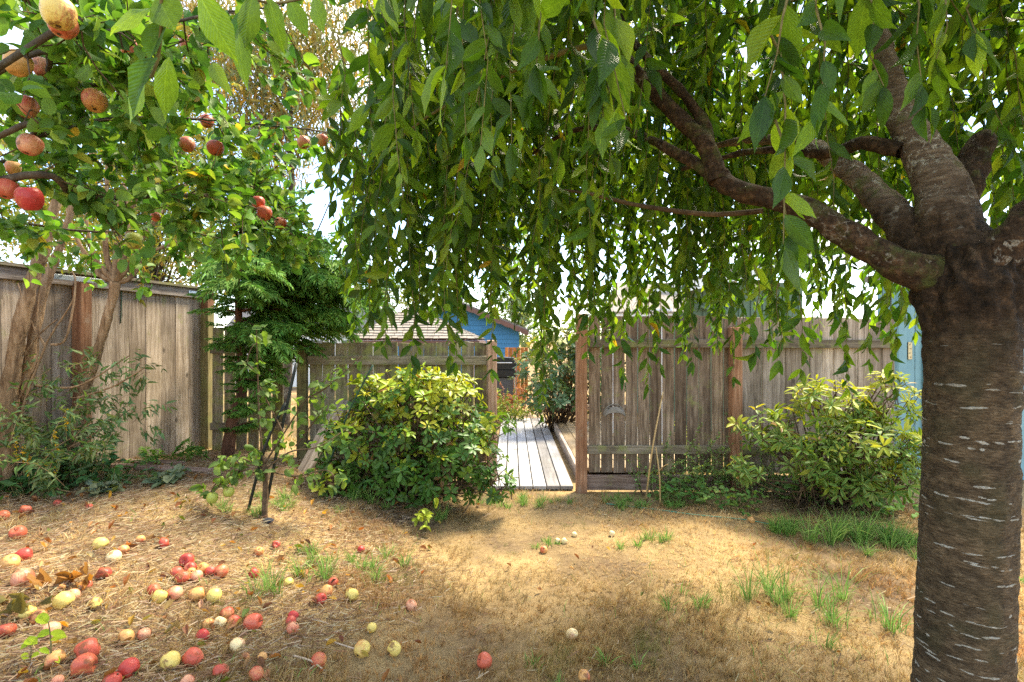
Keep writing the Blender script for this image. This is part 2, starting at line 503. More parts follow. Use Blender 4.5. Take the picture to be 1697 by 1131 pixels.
def bark_mat(name, dark, mid, light, scale=(1, 1, 1), k=14.0, patches=None, pscale=(1, 1, 3.0), pth=(0.60, 0.66), bmp=0.8, moss=0.0, head=0.0, vmask=None):
    m, nt = newmat(name)
    v = objcoord(nt, False)
    vs = N(nt, 'ShaderNodeMapping', {'Vector': v, 'Scale': scale}).outputs[0]
    n1 = noise(nt, vs, k, 7.0, 0.68)
    n2 = noise(nt, v, 3.0, 4.0, 0.6)
    c = ramp(nt, n1, [(0.3, dark), (0.52, mid), (0.78, light)])
    c = mix(nt, 1.0, c, ramp(nt, n2, [(0.3, (0.65, 0.65, 0.62)), (0.7, (1.25, 1.2, 1.15))]), 'MULTIPLY')
    if patches:
        pv = N(nt, 'ShaderNodeMapping', {'Vector': v, 'Scale': pscale}).outputs[0]
        wv = N(nt, 'ShaderNodeVectorMath', {0: pv, 1: N(nt, 'ShaderNodeTexNoise', {'Vector': v, 'Scale': 30.0, 'Detail': 4.0}).outputs[1]}, operation='ADD').outputs[0]
        pn = noise(nt, wv, 2.6, 3.0, 0.55)
        pf = ramp(nt, pn, [(pth[0], (0, 0, 0)), (pth[1], (1, 1, 1))])
        speck = ramp(nt, noise(nt, v, 60.0, 3.0, 0.7), [(0.35, (0.55, 0.55, 0.5)), (0.6, (1, 1, 1))])
        c = mix(nt, pf, c, mix(nt, 1.0, rgba(patches), speck, 'MULTIPLY'))
    if vmask:
        vc = N(nt, 'ShaderNodeSeparateColor', {0: N(nt, 'ShaderNodeVertexColor', layer_name='lc').outputs[0]})
        c = mix(nt, 1.0, c, ramp(nt, vc.outputs[1], [(0.2, (0.70, 0.68, 0.65)), (0.75, (1.22, 1.18, 1.10))]), 'MULTIPLY')
        c = mix(nt, math_(nt, 'MULTIPLY', ramp(nt, vc.outputs[2], [(0.5, (0, 0, 0)), (0.9, (1, 1, 1))]), 0.45), c, (0.085, 0.082, 0.035, 1))
        sp_ = ramp(nt, noise(nt, v, 90.0, 4.0, 0.7), [(0.35, (0.5, 0.48, 0.42)), (0.6, (1, 1, 1))])
        c = mix(nt, ramp(nt, vc.outputs[0], [(0.3, (0, 0, 0)), (0.6, (1, 1, 1))]), c, mix(nt, 1.0, rgba(vmask), sp_, 'MULTIPLY'))
    if head:
        zz = N(nt, 'ShaderNodeSeparateXYZ', {0: v}).outputs[2]
        hf = math_(nt, 'ADD', zz, math_(nt, 'MULTIPLY', noise(nt, v, 14.0, 5.0, .65), .5))
        e0, e1 = ((0, 0, 0), (1, 1, 1)) if head > 0 else ((1, 1, 1), (0, 0, 0))
        hf = ramp(nt, math_(nt, 'SUBTRACT', hf, 1.3), [(abs(head) - 1.3 + .08, e0), (abs(head) - 1.3 + .36, e1)])
        c = mix(nt, hf, c, ramp(nt, noise(nt, v, 34.0, 7.0, .7), [(.35, (.012, .009, .006)), (.55, (.06, .038, .022)), (.75, (.22, .135, .075))]))
    if moss:
        mf = ramp(nt, noise(nt, v, 9.0, 6.0, 0.7), [(0.6 - 0.15 * moss, (0, 0, 0)), (0.68, (1, 1, 1))])
        c = mix(nt, math_(nt, 'MULTIPLY', mf, 0.85), c, (0.10, 0.12, 0.03, 1))
    h = math_(nt, 'ADD', n1, math_(nt, 'MULTIPLY', noise(nt, vs, k * 3.5, 4.0, 0.6), 0.4))
    finish(nt, principled(nt, c, 0.85, 0.2, bump(nt, h, bmp, 0.02)))
    return m

M_LEAF = leaf_mat('leaf_cherry', 0.58, 0.38, 0.4)
M_LEAFA = leaf_mat('leaf_apple', 0.46, 0.5, 0.3, 0.7, 11.0, (1.2, 1.25, .45))
M_LEAFG = leaf_mat('leaf_rhododendron', 0.30, 0.42, 0.32, 0.35, 9.0)
M_LEAFV = leaf_mat('leaf_variegated', 0.34, 0.5, 0.24, 0.2, 8.0, margin=(0.40, 0.40, 0.07))
M_LEAFS = leaf_mat('leaf_soft', 0.36, 0.6, 0.2, 0.3, 9.0)
M_NEEDLE = blade_mat('cedar_spray', 0.3, 0.6)
M_STRAW = blade_mat('straw', 0.36, 0.75)
M_GRASS = blade_mat('grass_blade', 0.35, 0.5)
M_WGREY = wood_mat('weathered_board', (0.125, 0.096, 0.070), (0.305, 0.245, 0.188), (0.50, 0.425, 0.345), 2, 40, 0.03, 0.10, fleck=0.35)
M_WBROWN = wood_mat('weathered_brown_board', (0.052, 0.036, 0.024), (0.165, 0.118, 0.082), (0.37, 0.29, 0.21), 2, 40, 0.03, 0.18, fleck=0.45)
M_WRAIL = wood_mat('mossy_rail', (0.07, 0.058, 0.04), (0.17, 0.14, 0.10), (0.30, 0.26, 0.20), 0, 40, 0.03, 0.45)
M_WRAILY = wood_mat('weathered_rail', (0.085, 0.07, 0.06), (0.19, 0.16, 0.14), (0.33, 0.29, 0.26), 1, 40, 0.03, 0.12)
M_WMOSS = wood_mat('mossy_board', (0.085, 0.068, 0.045), (0.215, 0.178, 0.122), (0.39, 0.335, 0.24), 2, 40, 0.03, 0.55, fleck=0.4)
M_POST = wood_mat('treated_post', (0.17, 0.075, 0.038), (0.31, 0.155, 0.082), (0.44, 0.265, 0.16), 2, 55, 0.04, 0.16, knots=True, mosscol=(0.20, 0.15, 0.105))
M_POSTP = wood_mat('pale_post', (0.22, 0.12, 0.075), (0.38, 0.235, 0.16), (0.52, 0.37, 0.27), 2, 50, 0.04, 0.05, knots=False)
M_POSTG = wood_mat('green_post', (0.08, 0.07, 0.03), (0.19, 0.16, 0.07), (0.33, 0.27, 0.13), 2, 50, 0.04, 0.45, knots=False, mosscol=(0.14, 0.135, 0.045))
M_PLANK = wood_mat('pale_plank', (0.20, 0.20, 0.21), (0.30, 0.30, 0.31), (0.40, 0.395, 0.39), 1, 35, 0.03, 0.0, 0.75, knots=False, bumpk=0.2)
M_PLANKY = wood_mat('new_plank', (0.24, 0.17, 0.095), (0.38, 0.29, 0.175), (0.48, 0.39, 0.26), 1, 35, 0.03, 0.0, 0.75, bumpk=0.2)
M_PLANKX = wood_mat('beam', (0.30, 0.22, 0.15), (0.48, 0.38, 0.28), (0.62, 0.53, 0.42), 0, 35, 0.03, 0.0, 0.8, bumpk=0.25)
M_OLDY = wood_mat('fascia_board', (0.2, 0.14, 0.1), (0.38, 0.3, 0.24), (0.58, 0.52, 0.45), 1, 35, 0.03, 0.05, 0.85)
M_GROUNDB = wood_mat('old_ground_board', (0.10, 0.06, 0.045), (0.24, 0.16, 0.12), (0.40, 0.30, 0.24), 0, 35, 0.04, 0.1)
M_ZINC = plain('zinc', (0.42, 0.45, 0.47), 0.45, 0.5, 0.7, 0.15, 20)
M_BLACK = plain('black_paint', (0.020, 0.021, 0.023), 0.4, 0.4, 0, 0.2, 12)
M_STEEL = plain('steel', (0.55, 0.56, 0.57), 0.35, 0.5, 0.8, 0.1, 10)
M_GREENST = plain('green_stake', (0.03, 0.075, 0.045), 0.5, 0.3, 0, 0.2, 20)
M_DKSTAKE = plain('dark_stake', (0.018, 0.022, 0.018), 0.5, 0.3, 0, 0.2, 20)
M_CAP = plain('grey_cap', (0.21, 0.185, 0.15), 0.9, 0.1, 0, 0.25, 30, 0.4)
M_CAPIN = plain('cap_lining', (0.04, 0.034, 0.028), 0.95, 0.1, 0, 0.25, 30, 0.4)
M_BLUE = plain('blue_siding', (0.050, 0.205, 0.40), 0.55, 0.3, 0, 0.14, 4)
M_BROWNT = plain('brown_trim', (0.155, 0.082, 0.062), 0.6, 0.3, 0, 0.15, 6)
M_LBLUE = plain('light_blue_paint', (0.18, 0.33, 0.37), 0.6, 0.3, 0, 0.12, 5)
M_WHITE = plain('white_paint', (0.74, 0.74, 0.72), 0.6, 0.3, 0, 0.06, 5)
M_SAGE = plain('sage_siding', (0.12, 0.175, 0.115), 0.65, 0.25, 0, 0.1, 5)
M_ROOF = plain('asphalt_shingle', (0.22, 0.19, 0.17), 0.95, 0.1, 0, 0.3, 14, 0.5)
M_ROOFC = plain('cedar_shingle', (0.27, 0.235, 0.20), 0.9, 0.15, 0, 0.35, 9, 0.5)
M_ROOFG = plain('grey_roof', (0.27, 0.27, 0.28), 0.9, 0.15, 0, 0.2, 10)
M_GLASS = plain('dark_window', (0.05, 0.06, 0.07), 0.08, 0.6, 0, 0.1, 2, 0)
M_CEDAR = wood_mat('orange_cedar', (0.30, 0.10, 0.025), (0.50, 0.19, 0.05), (0.62, 0.28, 0.09), 2, 40, 0.04)
M_BRASS = plain('pale_brass', (0.50, 0.42, 0.24), 0.45, 0.5, 0.5, 0.15, 20)
M_STONE = plain('dark_stone', (0.035, 0.036, 0.045), 0.85, 0.2, 0, 0.4, 20, 0.5)
M_HOSE = plain('green_hose', (0.06, 0.25, 0.16), 0.45, 0.4, 0, 0.1, 20)
M_CANE = plain('bamboo_cane', (0.46, 0.31, 0.13), 0.6, 0.3, 0, 0.2, 14)
M_TWIG = bark_mat('twig', (0.05, 0.032, 0.02), (0.11, 0.075, 0.045), (0.2, 0.14, 0.09), (1, 1, 1), 30, bmp=0.3)
M_TWIGL = bark_mat('green_twig', (0.09, 0.08, 0.03), (0.17, 0.15, 0.06), (0.26, 0.22, 0.11), (1, 1, 1), 30, bmp=0.3)
M_CBARK = bark_mat('cherry_bark', (0.030, 0.021, 0.012), (0.145, 0.106, 0.065), (0.31, 0.235, 0.155), (1, 1, 4.5), 52.0,
                   None, bmp=0.9, head=1.50, vmask=(0.62, 0.59, 0.50))
M_CLIMB = bark_mat('cherry_limb_bark', (0.013, 0.008, 0.005), (0.062, 0.038, 0.022), (0.23, 0.145, 0.085), (1, 1, 1), 40.0,
                   (0.34, 0.31, 0.26), (2, 2, 2), (0.60, 0.68), 1.0, moss=0.6)
M_CBARK_ = None
M_CLIMBP = bark_mat('cherry_pale_bark', (0.05, 0.033, 0.023), (0.19, 0.14, 0.10), (0.36, 0.29, 0.215), (1, 1, 4.0), 20.0,
                    (0.46, 0.42, 0.35), (1, 1, 6.0), (0.60, 0.66), 0.8, moss=0.15, head=-2.02)
M_ABARK = bark_mat('apple_bark', (0.035, 0.028, 0.022), (0.085, 0.068, 0.05), (0.17, 0.145, 0.115), (1, 1, 1), 22, (0.25, 0.25, 0.2), (2, 2, 2), (0.63, 0.7), 0.6)
M_BBARK = bark_mat('buddleia_bark', (0.09, 0.05, 0.026), (0.31, 0.20, 0.11), (0.52, 0.385, 0.245), (1, 1, 0.16), 34, bmp=1.0)
M_KBARK = bark_mat('conifer_bark', (0.05, 0.022, 0.013), (0.13, 0.062, 0.036), (0.23, 0.125, 0.08), (1, 1, 0.25), 26, bmp=0.9)

# ------------------------------------------------------------------ ground
def axis_steps(lo, hi, step, far_lo, far_hi):
    mid = np.arange(lo, hi + step / 2, step)
    left = []; s = step; x = lo
    while x > far_lo:
        s *= 1.35; x -= s; left.append(x)
    right = []; s = step; x = hi
    while x < far_hi:
        s *= 1.35; x += s; right.append(x)
    return np.concatenate([np.array(left[::-1]), mid, np.array(right)])
gx = axis_steps(-7, 6, 0.06, -600, 600); gy = axis_steps(-1, 8, 0.06, -300, 900)
XX, YY = np.meshgrid(gx, gy)
nx = len(gx)
V = np.stack([XX.ravel(), YY.ravel(), H(XX, YY).ravel()], 1)
i = (np.arange(len(gy) - 1)[:, None] * nx + np.arange(nx - 1)[None]).ravel()
F = np.stack([i, i + 1, i + nx + 1, i + nx], 1)
def ground_mat():
    m, nt = newmat('dry_ground')
    v = N(nt, 'ShaderNodeTexCoord').outputs['Object']
    a = noise(nt, v, 1.1, 5.0, 0.6)
    b = noise(nt, v, 34.0, 6.0, 0.7)
    c = noise(nt, v, 150.0, 3.0, 0.7)
    soil = ramp(nt, b, [(0.3, (0.055, 0.036, 0.022)), (0.55, (0.13, 0.088, 0.055)), (0.8, (0.26, 0.19, 0.12))])
    straw = ramp(nt, c, [(0.3, (0.17, 0.11, 0.05)), (0.55, (0.42, 0.29, 0.13)), (0.75, (0.60, 0.46, 0.24))])
    col = mix(nt, ramp(nt, a, [(0.34, (0, 0, 0)), (0.60, (1, 1, 1))]), soil, straw)
    finish(nt, principled(nt, col, 0.95, 0.1, bump(nt, math_(nt, 'ADD', b, c), 0.7, 0.02)))
    return m
g_o = link('ground', np_mesh('ground', V, F), ground_mat())
tag(g_o, 'dry straw-coloured lawn rising to a littered bank on one side', None, kind='structure')

# ------------------------------------------------------------------ fences
def board_mesh(wd, th, h, jit=0.003, ragged=0.0):
    mb = MB()
    n = 5
    vs = []
    for k in range(n + 1):
        z = h * k / n
        if k == n: z -= 0
        for (a, b) in ((-wd / 2, -th / 2), (wd / 2, -th / 2), (wd / 2, th / 2), (-wd / 2, th / 2)):
            zz = z + (random.uniform(-ragged, ragged) if k == n else 0)
            vs.append((a + random.uniform(-jit, jit) * 0.5, b + random.uniform(-jit, jit) * 0.4, zz))
    fs = [(3, 2, 1, 0), tuple(range(4 * n, 4 * n + 4))]
    for k in range(n):
        for j in range(4):
            fs.append((4 * k + j, 4 * k + (j + 1) % 4, 4 * k + 4 + (j + 1) % 4, 4 * k + 4 + j))
    return mb.add(vs, fs).mesh('board')
def T_(x, y, z, rz=0.0, rx=0.0, ry=0.0):
    return Matrix.Translation((x, y, z)) @ Matrix.Rotation(rz, 4, 'Z') @ Matrix.Rotation(ry, 4, 'Y') @ Matrix.Rotation(rx, 4, 'X')
def nail(parent, p, mat=None):
    mb = MB().lathe([(0.0001, -0.003), (0.005, -0.003), (0.0045, 0.0), (0.0001, 0.0005)], 8)
    return mb.build('nail', M_ZINC, parent, mw=Matrix.Translation(p) @ Matrix.Rotation(math.radians(90), 4, 'X'))

# right of the gate opening
YF = 5.18
fr = thing('wooden_fence', (0.8, YF, 0), 'weathered brown board fence with a grey cap on it, right of the gate', 'fence')
bm5 = [board_mesh(0.1125, 0.018, 1.585, 0.003, 0.006) for _ in range(6)]
bm6 = [board_mesh(0.1195, 0.018, 1.585, 0.003, 0.006) for _ in range(6)]
k = 0
x0 = P(975.5, 0, YF).x
xp2 = P(1216, 0, YF).x
while x0 + k * 0.1247 < xp2 - 0.06:
    xb = x0 + k * 0.1247 + 0.0625
    link('board', random.choice(bm5), M_WBROWN, fr, T_(xb, YF + 0.02, 0.19 + random.uniform(-0.006, 0.006), random.uniform(-.006, .006), 0, random.uniform(-.002, .002)))
    k += 1
x0 = xp2 + 0.06
k = 0
while x0 + k * 0.122 < P(1474, 0, YF).x:
    xb = x0 + k * 0.122 + 0.06
    link('board', random.choice(bm6), M_WGREY, fr, T_(xb, YF + 0.035 + 0.008 * (k % 2), 0.17 + random.uniform(-0.008, 0.008), random.uniform(-.01, .01), 0, random.uniform(-.004, .004)))
    k += 1
xp1 = P(963.5, 0, YF - 0.03).x
MB().box((0, 0, 0.905), (0.105, 0.1, 1.83), bev=0.006, jit=0.002).build('post', M_POST, fr, mw=T_(xp1, YF - 0.03, -0.03, 0.03))
MB().box((0, 0, 0.83), (0.105, 0.1, 1.72), bev=0.006, jit=0.002).build('post', M_POST, fr, mw=T_(xp2, YF - 0.04, -0.03, -0.02))
def rail(parent, xa, xb, z, h, y, mat, t=0.04):
    MB().box((0, 0, 0), (abs(xb - xa), t, h), bev=0.004, jit=0.002).build('rail', mat, parent, mw=T_((xa + xb) / 2, y, z, 0, 0, random.uniform(-.002, .002)))
rail(fr, xp1 + 0.054, xp2 - 0.054, 1.495, 0.085, YF - 0.012, M_WRAIL)
rail(fr, xp1 + 0.054, xp2 - 0.054, 0.425, 0.082, YF - 0.012, M_WRAIL)
XE = P(1482, 0, YF).x
rail(fr, xp2 + 0.054, XE, 1.49, 0.085, YF - 0.006, M_WRAIL)
rail(fr, xp2 + 0.054, XE, 0.42, 0.085, YF - 0.006, M_WRAIL)
MB().box((0, 0, 0), (xp2 - xp1 - 0.11, 0.03, 0.15), bev=0.003, jit=0.002).build('kickboard', M_GROUNDB, fr, mw=T_((xp1 + xp2) / 2, YF - 0.02, 0.095))
MB().box((0, 0, 0), (1.5, 0.03, 0.15), bev=0.003, jit=0.002).build('kickboard', M_GROUNDB, fr, mw=T_(xp2 + 0.82, YF - 0.015, 0.09))
for k in range(11):
    for zz in (1.51, 1.48):
        if random.random() < 0.7:
            nail(fr, (P(975.5, 0, YF).x + k * 0.1247 + 0.04 + random.uniform(0, 0.03), YF - 0.033, zz))

# middle, left of the gate opening (lower, mossy)
YM = 5.45
fm = thing('wooden_fence', (-1.2, YM, 0), 'low mossy board fence behind the big rhododendron, left of the gate opening', 'fence')
xl = P(512, 0, YM).x; xr = P(806, 0, YM).x
bmm = [board_mesh(0.128, 0.018, 1.33, 0.004, 0.012) for _ in range(6)]
k = 0
while xl + k * 0.135 < xr - 0.05:
    xb = xl + k * 0.135 + 0.066
    link('board', random.choice(bmm), M_WMOSS, fm, T_(xb, YM + 0.03, 0.17 + random.uniform(-0.008, 0.008), random.uniform(-.012, .012), 0, random.uniform(-.004, .004)))
    k += 1
MB().box((0, 0, 0.78), (0.095, 0.095, 1.56), bev=0.008, jit=0.002).build('post', M_POSTP, fm, mw=T_(P(815, 0, YM - 0.05).x, YM - 0.05, -0.03, 0.25))
MB().box((0, 0, 0.76), (0.095, 0.095, 1.5), bev=0.006, jit=0.002).build('post', M_POSTG, fm, mw=T_(xl - 0.06, YM - 0.02, 0, 0.05))
rail(fm, xl - 0.01, xr + 0.005, 1.315, 0.095, YM - 0.005, M_WRAIL)
rail(fm, xl - 0.01, xr + 0.005, 0.42, 0.09, YM - 0.005, M_WRAIL)
MB().box((0, 0, 0), (xr - xl, 0.03, 0.16), bev=0.003).build('kickboard', M_GROUNDB, fm, mw=T_((xr + xl) / 2, YM - 0.01, 0.16))

# left boundary fence
A0 = Vector((-4.0 - 0.42 * 1.1, 4.0 - 1.92 * 1.1)); A1 = Vector((-3.58, 5.92))
dv = (A1 - A0).normalized(); LEN = (A1 - A0).length; ang = math.atan2(dv.y, dv.x)
fl = thing('wooden_fence', (A1.x, A1.y, 0), 'tall weathered grey board fence with a zinc strap on the left bank', 'fence')
bml = [board_mesh(0.172, 0.02, 1.95, 0.004, 0.004) for _ in range(6)]
nb = int(LEN / 0.176)
for k in range(nb):
    q = A1 - dv * (0.02 + 0.176 * k + 0.088)
    link('board', bml[k % 6], M_WGREY, fl, T_(q.x, q.y, 0.13 + random.uniform(-.01, .01), ang + random.uniform(-.01, .01), 0, random.uniform(-.004, .004)))
nrm2 = Vector((dv.y, -dv.x))      # towards the garden
def along(t, off, z):
    q = A1 - dv * t + nrm2 * off
    return (q.x, q.y, z)
MB().box((0, 0, 0), (LEN - 0.04, 0.035, 0.10), bev=0.004, jit=0.002).build('rail', wood_mat('top_rail', (0.085, 0.07, 0.06), (0.19, 0.16, 0.14), (0.33, 0.29, 0.26), 0, 40, 0.03, 0.1), fl, mw=Matrix.Translation(along(LEN / 2 + 0.03, 0.03, 2.055)) @ Matrix.Rotation(ang, 4, 'Z'))
MB().box((0, 0, 0), (LEN - 0.04, 0.13, 0.028), bev=0.004, jit=0.002).build('top_cap', M_WRAIL, fl, mw=Matrix.Translation(along(LEN / 2 + 0.03, 0.01, 2.122)) @ Matrix.Rotation(ang, 4, 'Z'))
t140 = 1.40
MB().box((0, 0, 0.97), (0.10, 0.10, 1.94), bev=0.006, jit=0.002).build('post', M_POST, fl, mw=Matrix.Translation(along(t140, 0.07, 0.1)) @ Matrix.Rotation(ang, 4, 'Z'))
MB().box((0, 0, 1.77), (0.10, 0.10, 0.26), bev=0.005).build('post', M_POST, fl, mw=Matrix.Translation(along(-0.02, 0.05, 0.2)) @ Matrix.Rotation(ang, 4, 'Z'))
MB().box((0, 0, 0.82), (0.104, 0.104, 1.64), bev=0.005, jit=0.002).build('post', M_POSTG, fl, mw=Matrix.Translation(along(-0.02, 0.05, 0.2)) @ Matrix.Rotation(ang, 4, 'Z'))
MB().box((0, 0, 0), (0.15, 0.15, 0.022), bev=0.004).build('post_cap', M_WRAIL, fl, mw=Matrix.Translation(along(-0.02, 0.05, 2.12)) @ Matrix.Rotation(ang, 4, 'Z'))
def strap(t, ln):
    mb = MB().box((0, 0, 0), (ln, 0.004, 0.042), bev=0.0012)
    s_ = mb.build('strap', M_ZINC, fl, mw=Matrix.Translation(along(t, 0.052 + (0.07 if abs(t - t140) < .2 else 0.0), 2.06)) @ Matrix.Rotation(ang, 4, 'Z'))
    for k in range(4):
        q = along(t + (k - 1.5) * ln * 0.25, 0.0545 + (0.07 if abs(t - t140) < .2 else 0.0), 2.06 + (0.008 if k % 2 else -0.008))
        MB().lathe([(0.0001, 0), (0.006, 0), (0.005, 0.003), (0.0001, 0.004)], 8).build('screw', M_BLACK, s_, mw=Matrix.Translation(q) @ Matrix.Rotation(math.radians(90), 4, 'X'))
strap(t140 + 0.05, 0.42)
strap(0.13, 0.22)

# dark boards behind the conifer, between the corner and the opening
fd = thing('wooden_fence', (-3.1, 5.8, 0.2), 'short dark board fence with open gaps behind the conifer trunk', 'fence')
bmd = [board_mesh(0.12, 0.018, 1.45, 0.003, 0.01) for _ in range(4)]
xs = P(352, 0, 5.85).x
k = 0
while xs + k * 0.137 < P(452, 0, 5.85).x:
    link('board', random.choice(bmd), M_WMOSS, fd, T_(xs + k * 0.137 + 0.06, 5.85, 0.22 + random.uniform(-.01, .01), random.uniform(-.01, .01), 0, random.uniform(-.006, .006)))
    k += 1
rail(fd, xs, xs + k * 0.137, 1.42, 0.085, 5.82, M_WRAIL)
rail(fd, xs, xs + k * 0.137, 0.55, 0.085, 5.82, M_WRAIL)

# ------------------------------------------------------------------ boardwalk and platform
bw = thing('boardwalk', (0.2, 7, 0), 'pale grey plank boardwalk running from the gate opening', None)
bw['kind'] = 'structure'
def plank(parent, xa, xb, ya, yb, z, mat, skew=0.0, name='plank', th=0.035):
    mb = MB()
    b = 0.004
    vs = []
    for (zz, e) in ((-th, 0), (-b, 0), (0, b)):
        vs += [(xa + e, ya + e, z + zz), (xb - e, ya + e, z + zz), (xb - e, yb - e + skew * (xb - xa), z + zz), (xa + e, yb - e, z + zz)]
    fs = [(3, 2, 1, 0), (8, 9, 10, 11)]
    for q in (0, 4):
        for j in range(4):
            fs.append((q + j, q + (j + 1) % 4, q + 4 + (j + 1) % 4, q + 4 + j))
    return mb.add(vs, fs).build(name, mat, parent)
PX0, PITCH = -0.196, 0.1385
for k in range(6):
    y1 = 9.75 if 0 < k < 5 else 9.75
    plank(bw, PX0 + k * PITCH, PX0 + (k + 1) * PITCH - 0.012, 5.2, y1, 0.05, M_PLANK)
for k in range(6):
    xa = PX0 + k * PITCH
    plank(bw, xa, xa + PITCH - 0.008, 9.76, 10.55 + k * 0.12, 0.05, M_PLANKY, 0.8)
for q in range(3):
    MB().box((PX0 + 0.41, 5.35 + q * 2.1, -0.02), (0.8, 0.09, 0.06)).build('joist', M_PLANKX, bw)
pf = thing('timber_platform', (1.3, 7, 0), 'low new timber platform with yellowish planks behind the fence post', 'platform')
XP = 0.70
for k in range(9):
    plank(pf, XP + 0.045 + k * 0.142, XP + 0.045 + (k + 1) * 0.142 - 0.007, 5.55, 8.75, 0.15, M_PLANKY)
MB().box((XP + 0.02, 7.15, 0.118), (0.04, 3.2, 0.062), bev=0.003).build('fascia_board', M_OLDY, pf)
MB().box((XP + 0.026, 7.15, 0.04), (0.045, 3.2, 0.085), bev=0.003).build('fascia_board', M_OLDY, pf)
MB().box((XP + 0.7, 8.78, 0.07), (1.35, 0.04, 0.15), bev=0.003).build('fascia_board', M_PLANKX, pf)
beam = thing('timber_edging', (1.4, 11.2, 0), 'stacked pale timber edging at the far end of the boardwalk', 'timber')
MB().box((0, 0, 0.10), (1.9, 0.09, 0.09), bev=0.004, jit=0.003).build('plank', M_PLANKX, beam, mw=T_(1.6, 11.05, 0))
MB().box((0, 0, 0.03), (1.9, 0.12, 0.09), bev=0.004, jit=0.003).build('plank', M_GROUNDB, beam, mw=T_(1.62, 10.99, 0))
MB().box((0, 0, 0.045), (1.7, 0.14, 0.04), bev=0.004, jit=0.003).build('plank', M_PLANKY, beam, mw=T_(1.55, 11.35, 0.1, 0.01))

# ------------------------------------------------------------------ buildings beyond the fence
YB = 14.0
sh = thing('blue_shed', (-1.5, YB, 0), 'blue clapboard shed with brown scalloped gable trim beyond the gate', 'shed')
ax, az_ = P(757, 503, YB).x, P(757, 503, YB).z
ex, ez = P(870, 549, YB).x, P(870, 549, YB).z
slope = (az_ - ez) / (ex - ax)
ex2 = 2 * ax - ex
inset = 0.16
zz = -0.3
q = 0
pitch = 0.125
while zz < az_ - 0.12:
    zt = zz + pitch
    xr_ = min(ex - inset, ax + (az_ - zz - 0.05) / slope); xl_ = 2 * ax - xr_
    xr2 = min(ex - inset, ax + max(0.02, (az_ - zt - 0.05)) / slope); xl2 = 2 * ax - xr2
    vs = [(xl_, YB - 0.022, zz), (xr_, YB - 0.022, zz), (xr2, YB - 0.004, zt), (xl2, YB - 0.004, zt), (xl_, YB + 0.02, zz), (xr_, YB + 0.02, zz), (xr2, YB + 0.02, zt), (xl2, YB + 0.02, zt)]
    MB().add(vs, [(0, 1, 2, 3), (7, 6, 5, 4), (0, 4, 5, 1), (1, 5, 6, 2), (2, 6, 7, 3), (3, 7, 4, 0)]).build('siding_board', M_BLUE, sh)
    zz = zt
MB().prism([(ex - inset - 0.01, -0.3), (ex - inset - 0.01, ez + 0.06), (ax, az_ - 0.1), (ex2 + inset + 0.01, ez + 0.06), (ex2 + inset + 0.01, -0.3)], YB + 0.03, YB + 3.0).build('wall', M_BLUE, sh)
for sg in (-1, 1):
    # roof slab, barge board with scalloped lower edge
    def at_(t, off):           # t along the slope 0..1 from the apex
        xx = ax + sg * t * (ex - ax); return xx, az_ - t * (az_ - ez) + off
    a = at_(0, 0.03); b = at_(1.06, 0.03)
    MB().prism([(a[0], a[1]), (b[0], b[1]), (b[0], b[1] + 0.045), (a[0], a[1] + 0.05)][::sg], YB - 0.28, YB + 3.2).build('roof', M_ROOF, sh)
    top, bot = [], []
    for k in range(25):
        t = k / 24 * 1.05
        xx, z_ = at_(t, 0.025); top.append((xx, z_))
        bot.append((xx, z_ - 0.115 - 0.022 * abs(math.sin(k * math.pi / 3))))
    poly = top + bot[::-1]
    if sg > 0: poly = poly[::-1]
    MB().prism(poly, YB - 0.30, YB - 0.265).build('barge_board', M_BROWNT, sh)
vent = MB().lathe([(0.10, 0), (0.10, 0.12), (0.17, 0.13), (0.17, 0.2), (0.13, 0.26), (0.06, 0.30), (0.001, 0.31)], 18)
vent.build('roof_vent', M_BLACK, sh, True, T_(ax - 0.05, YB + 0.6, az_ - 0.04))

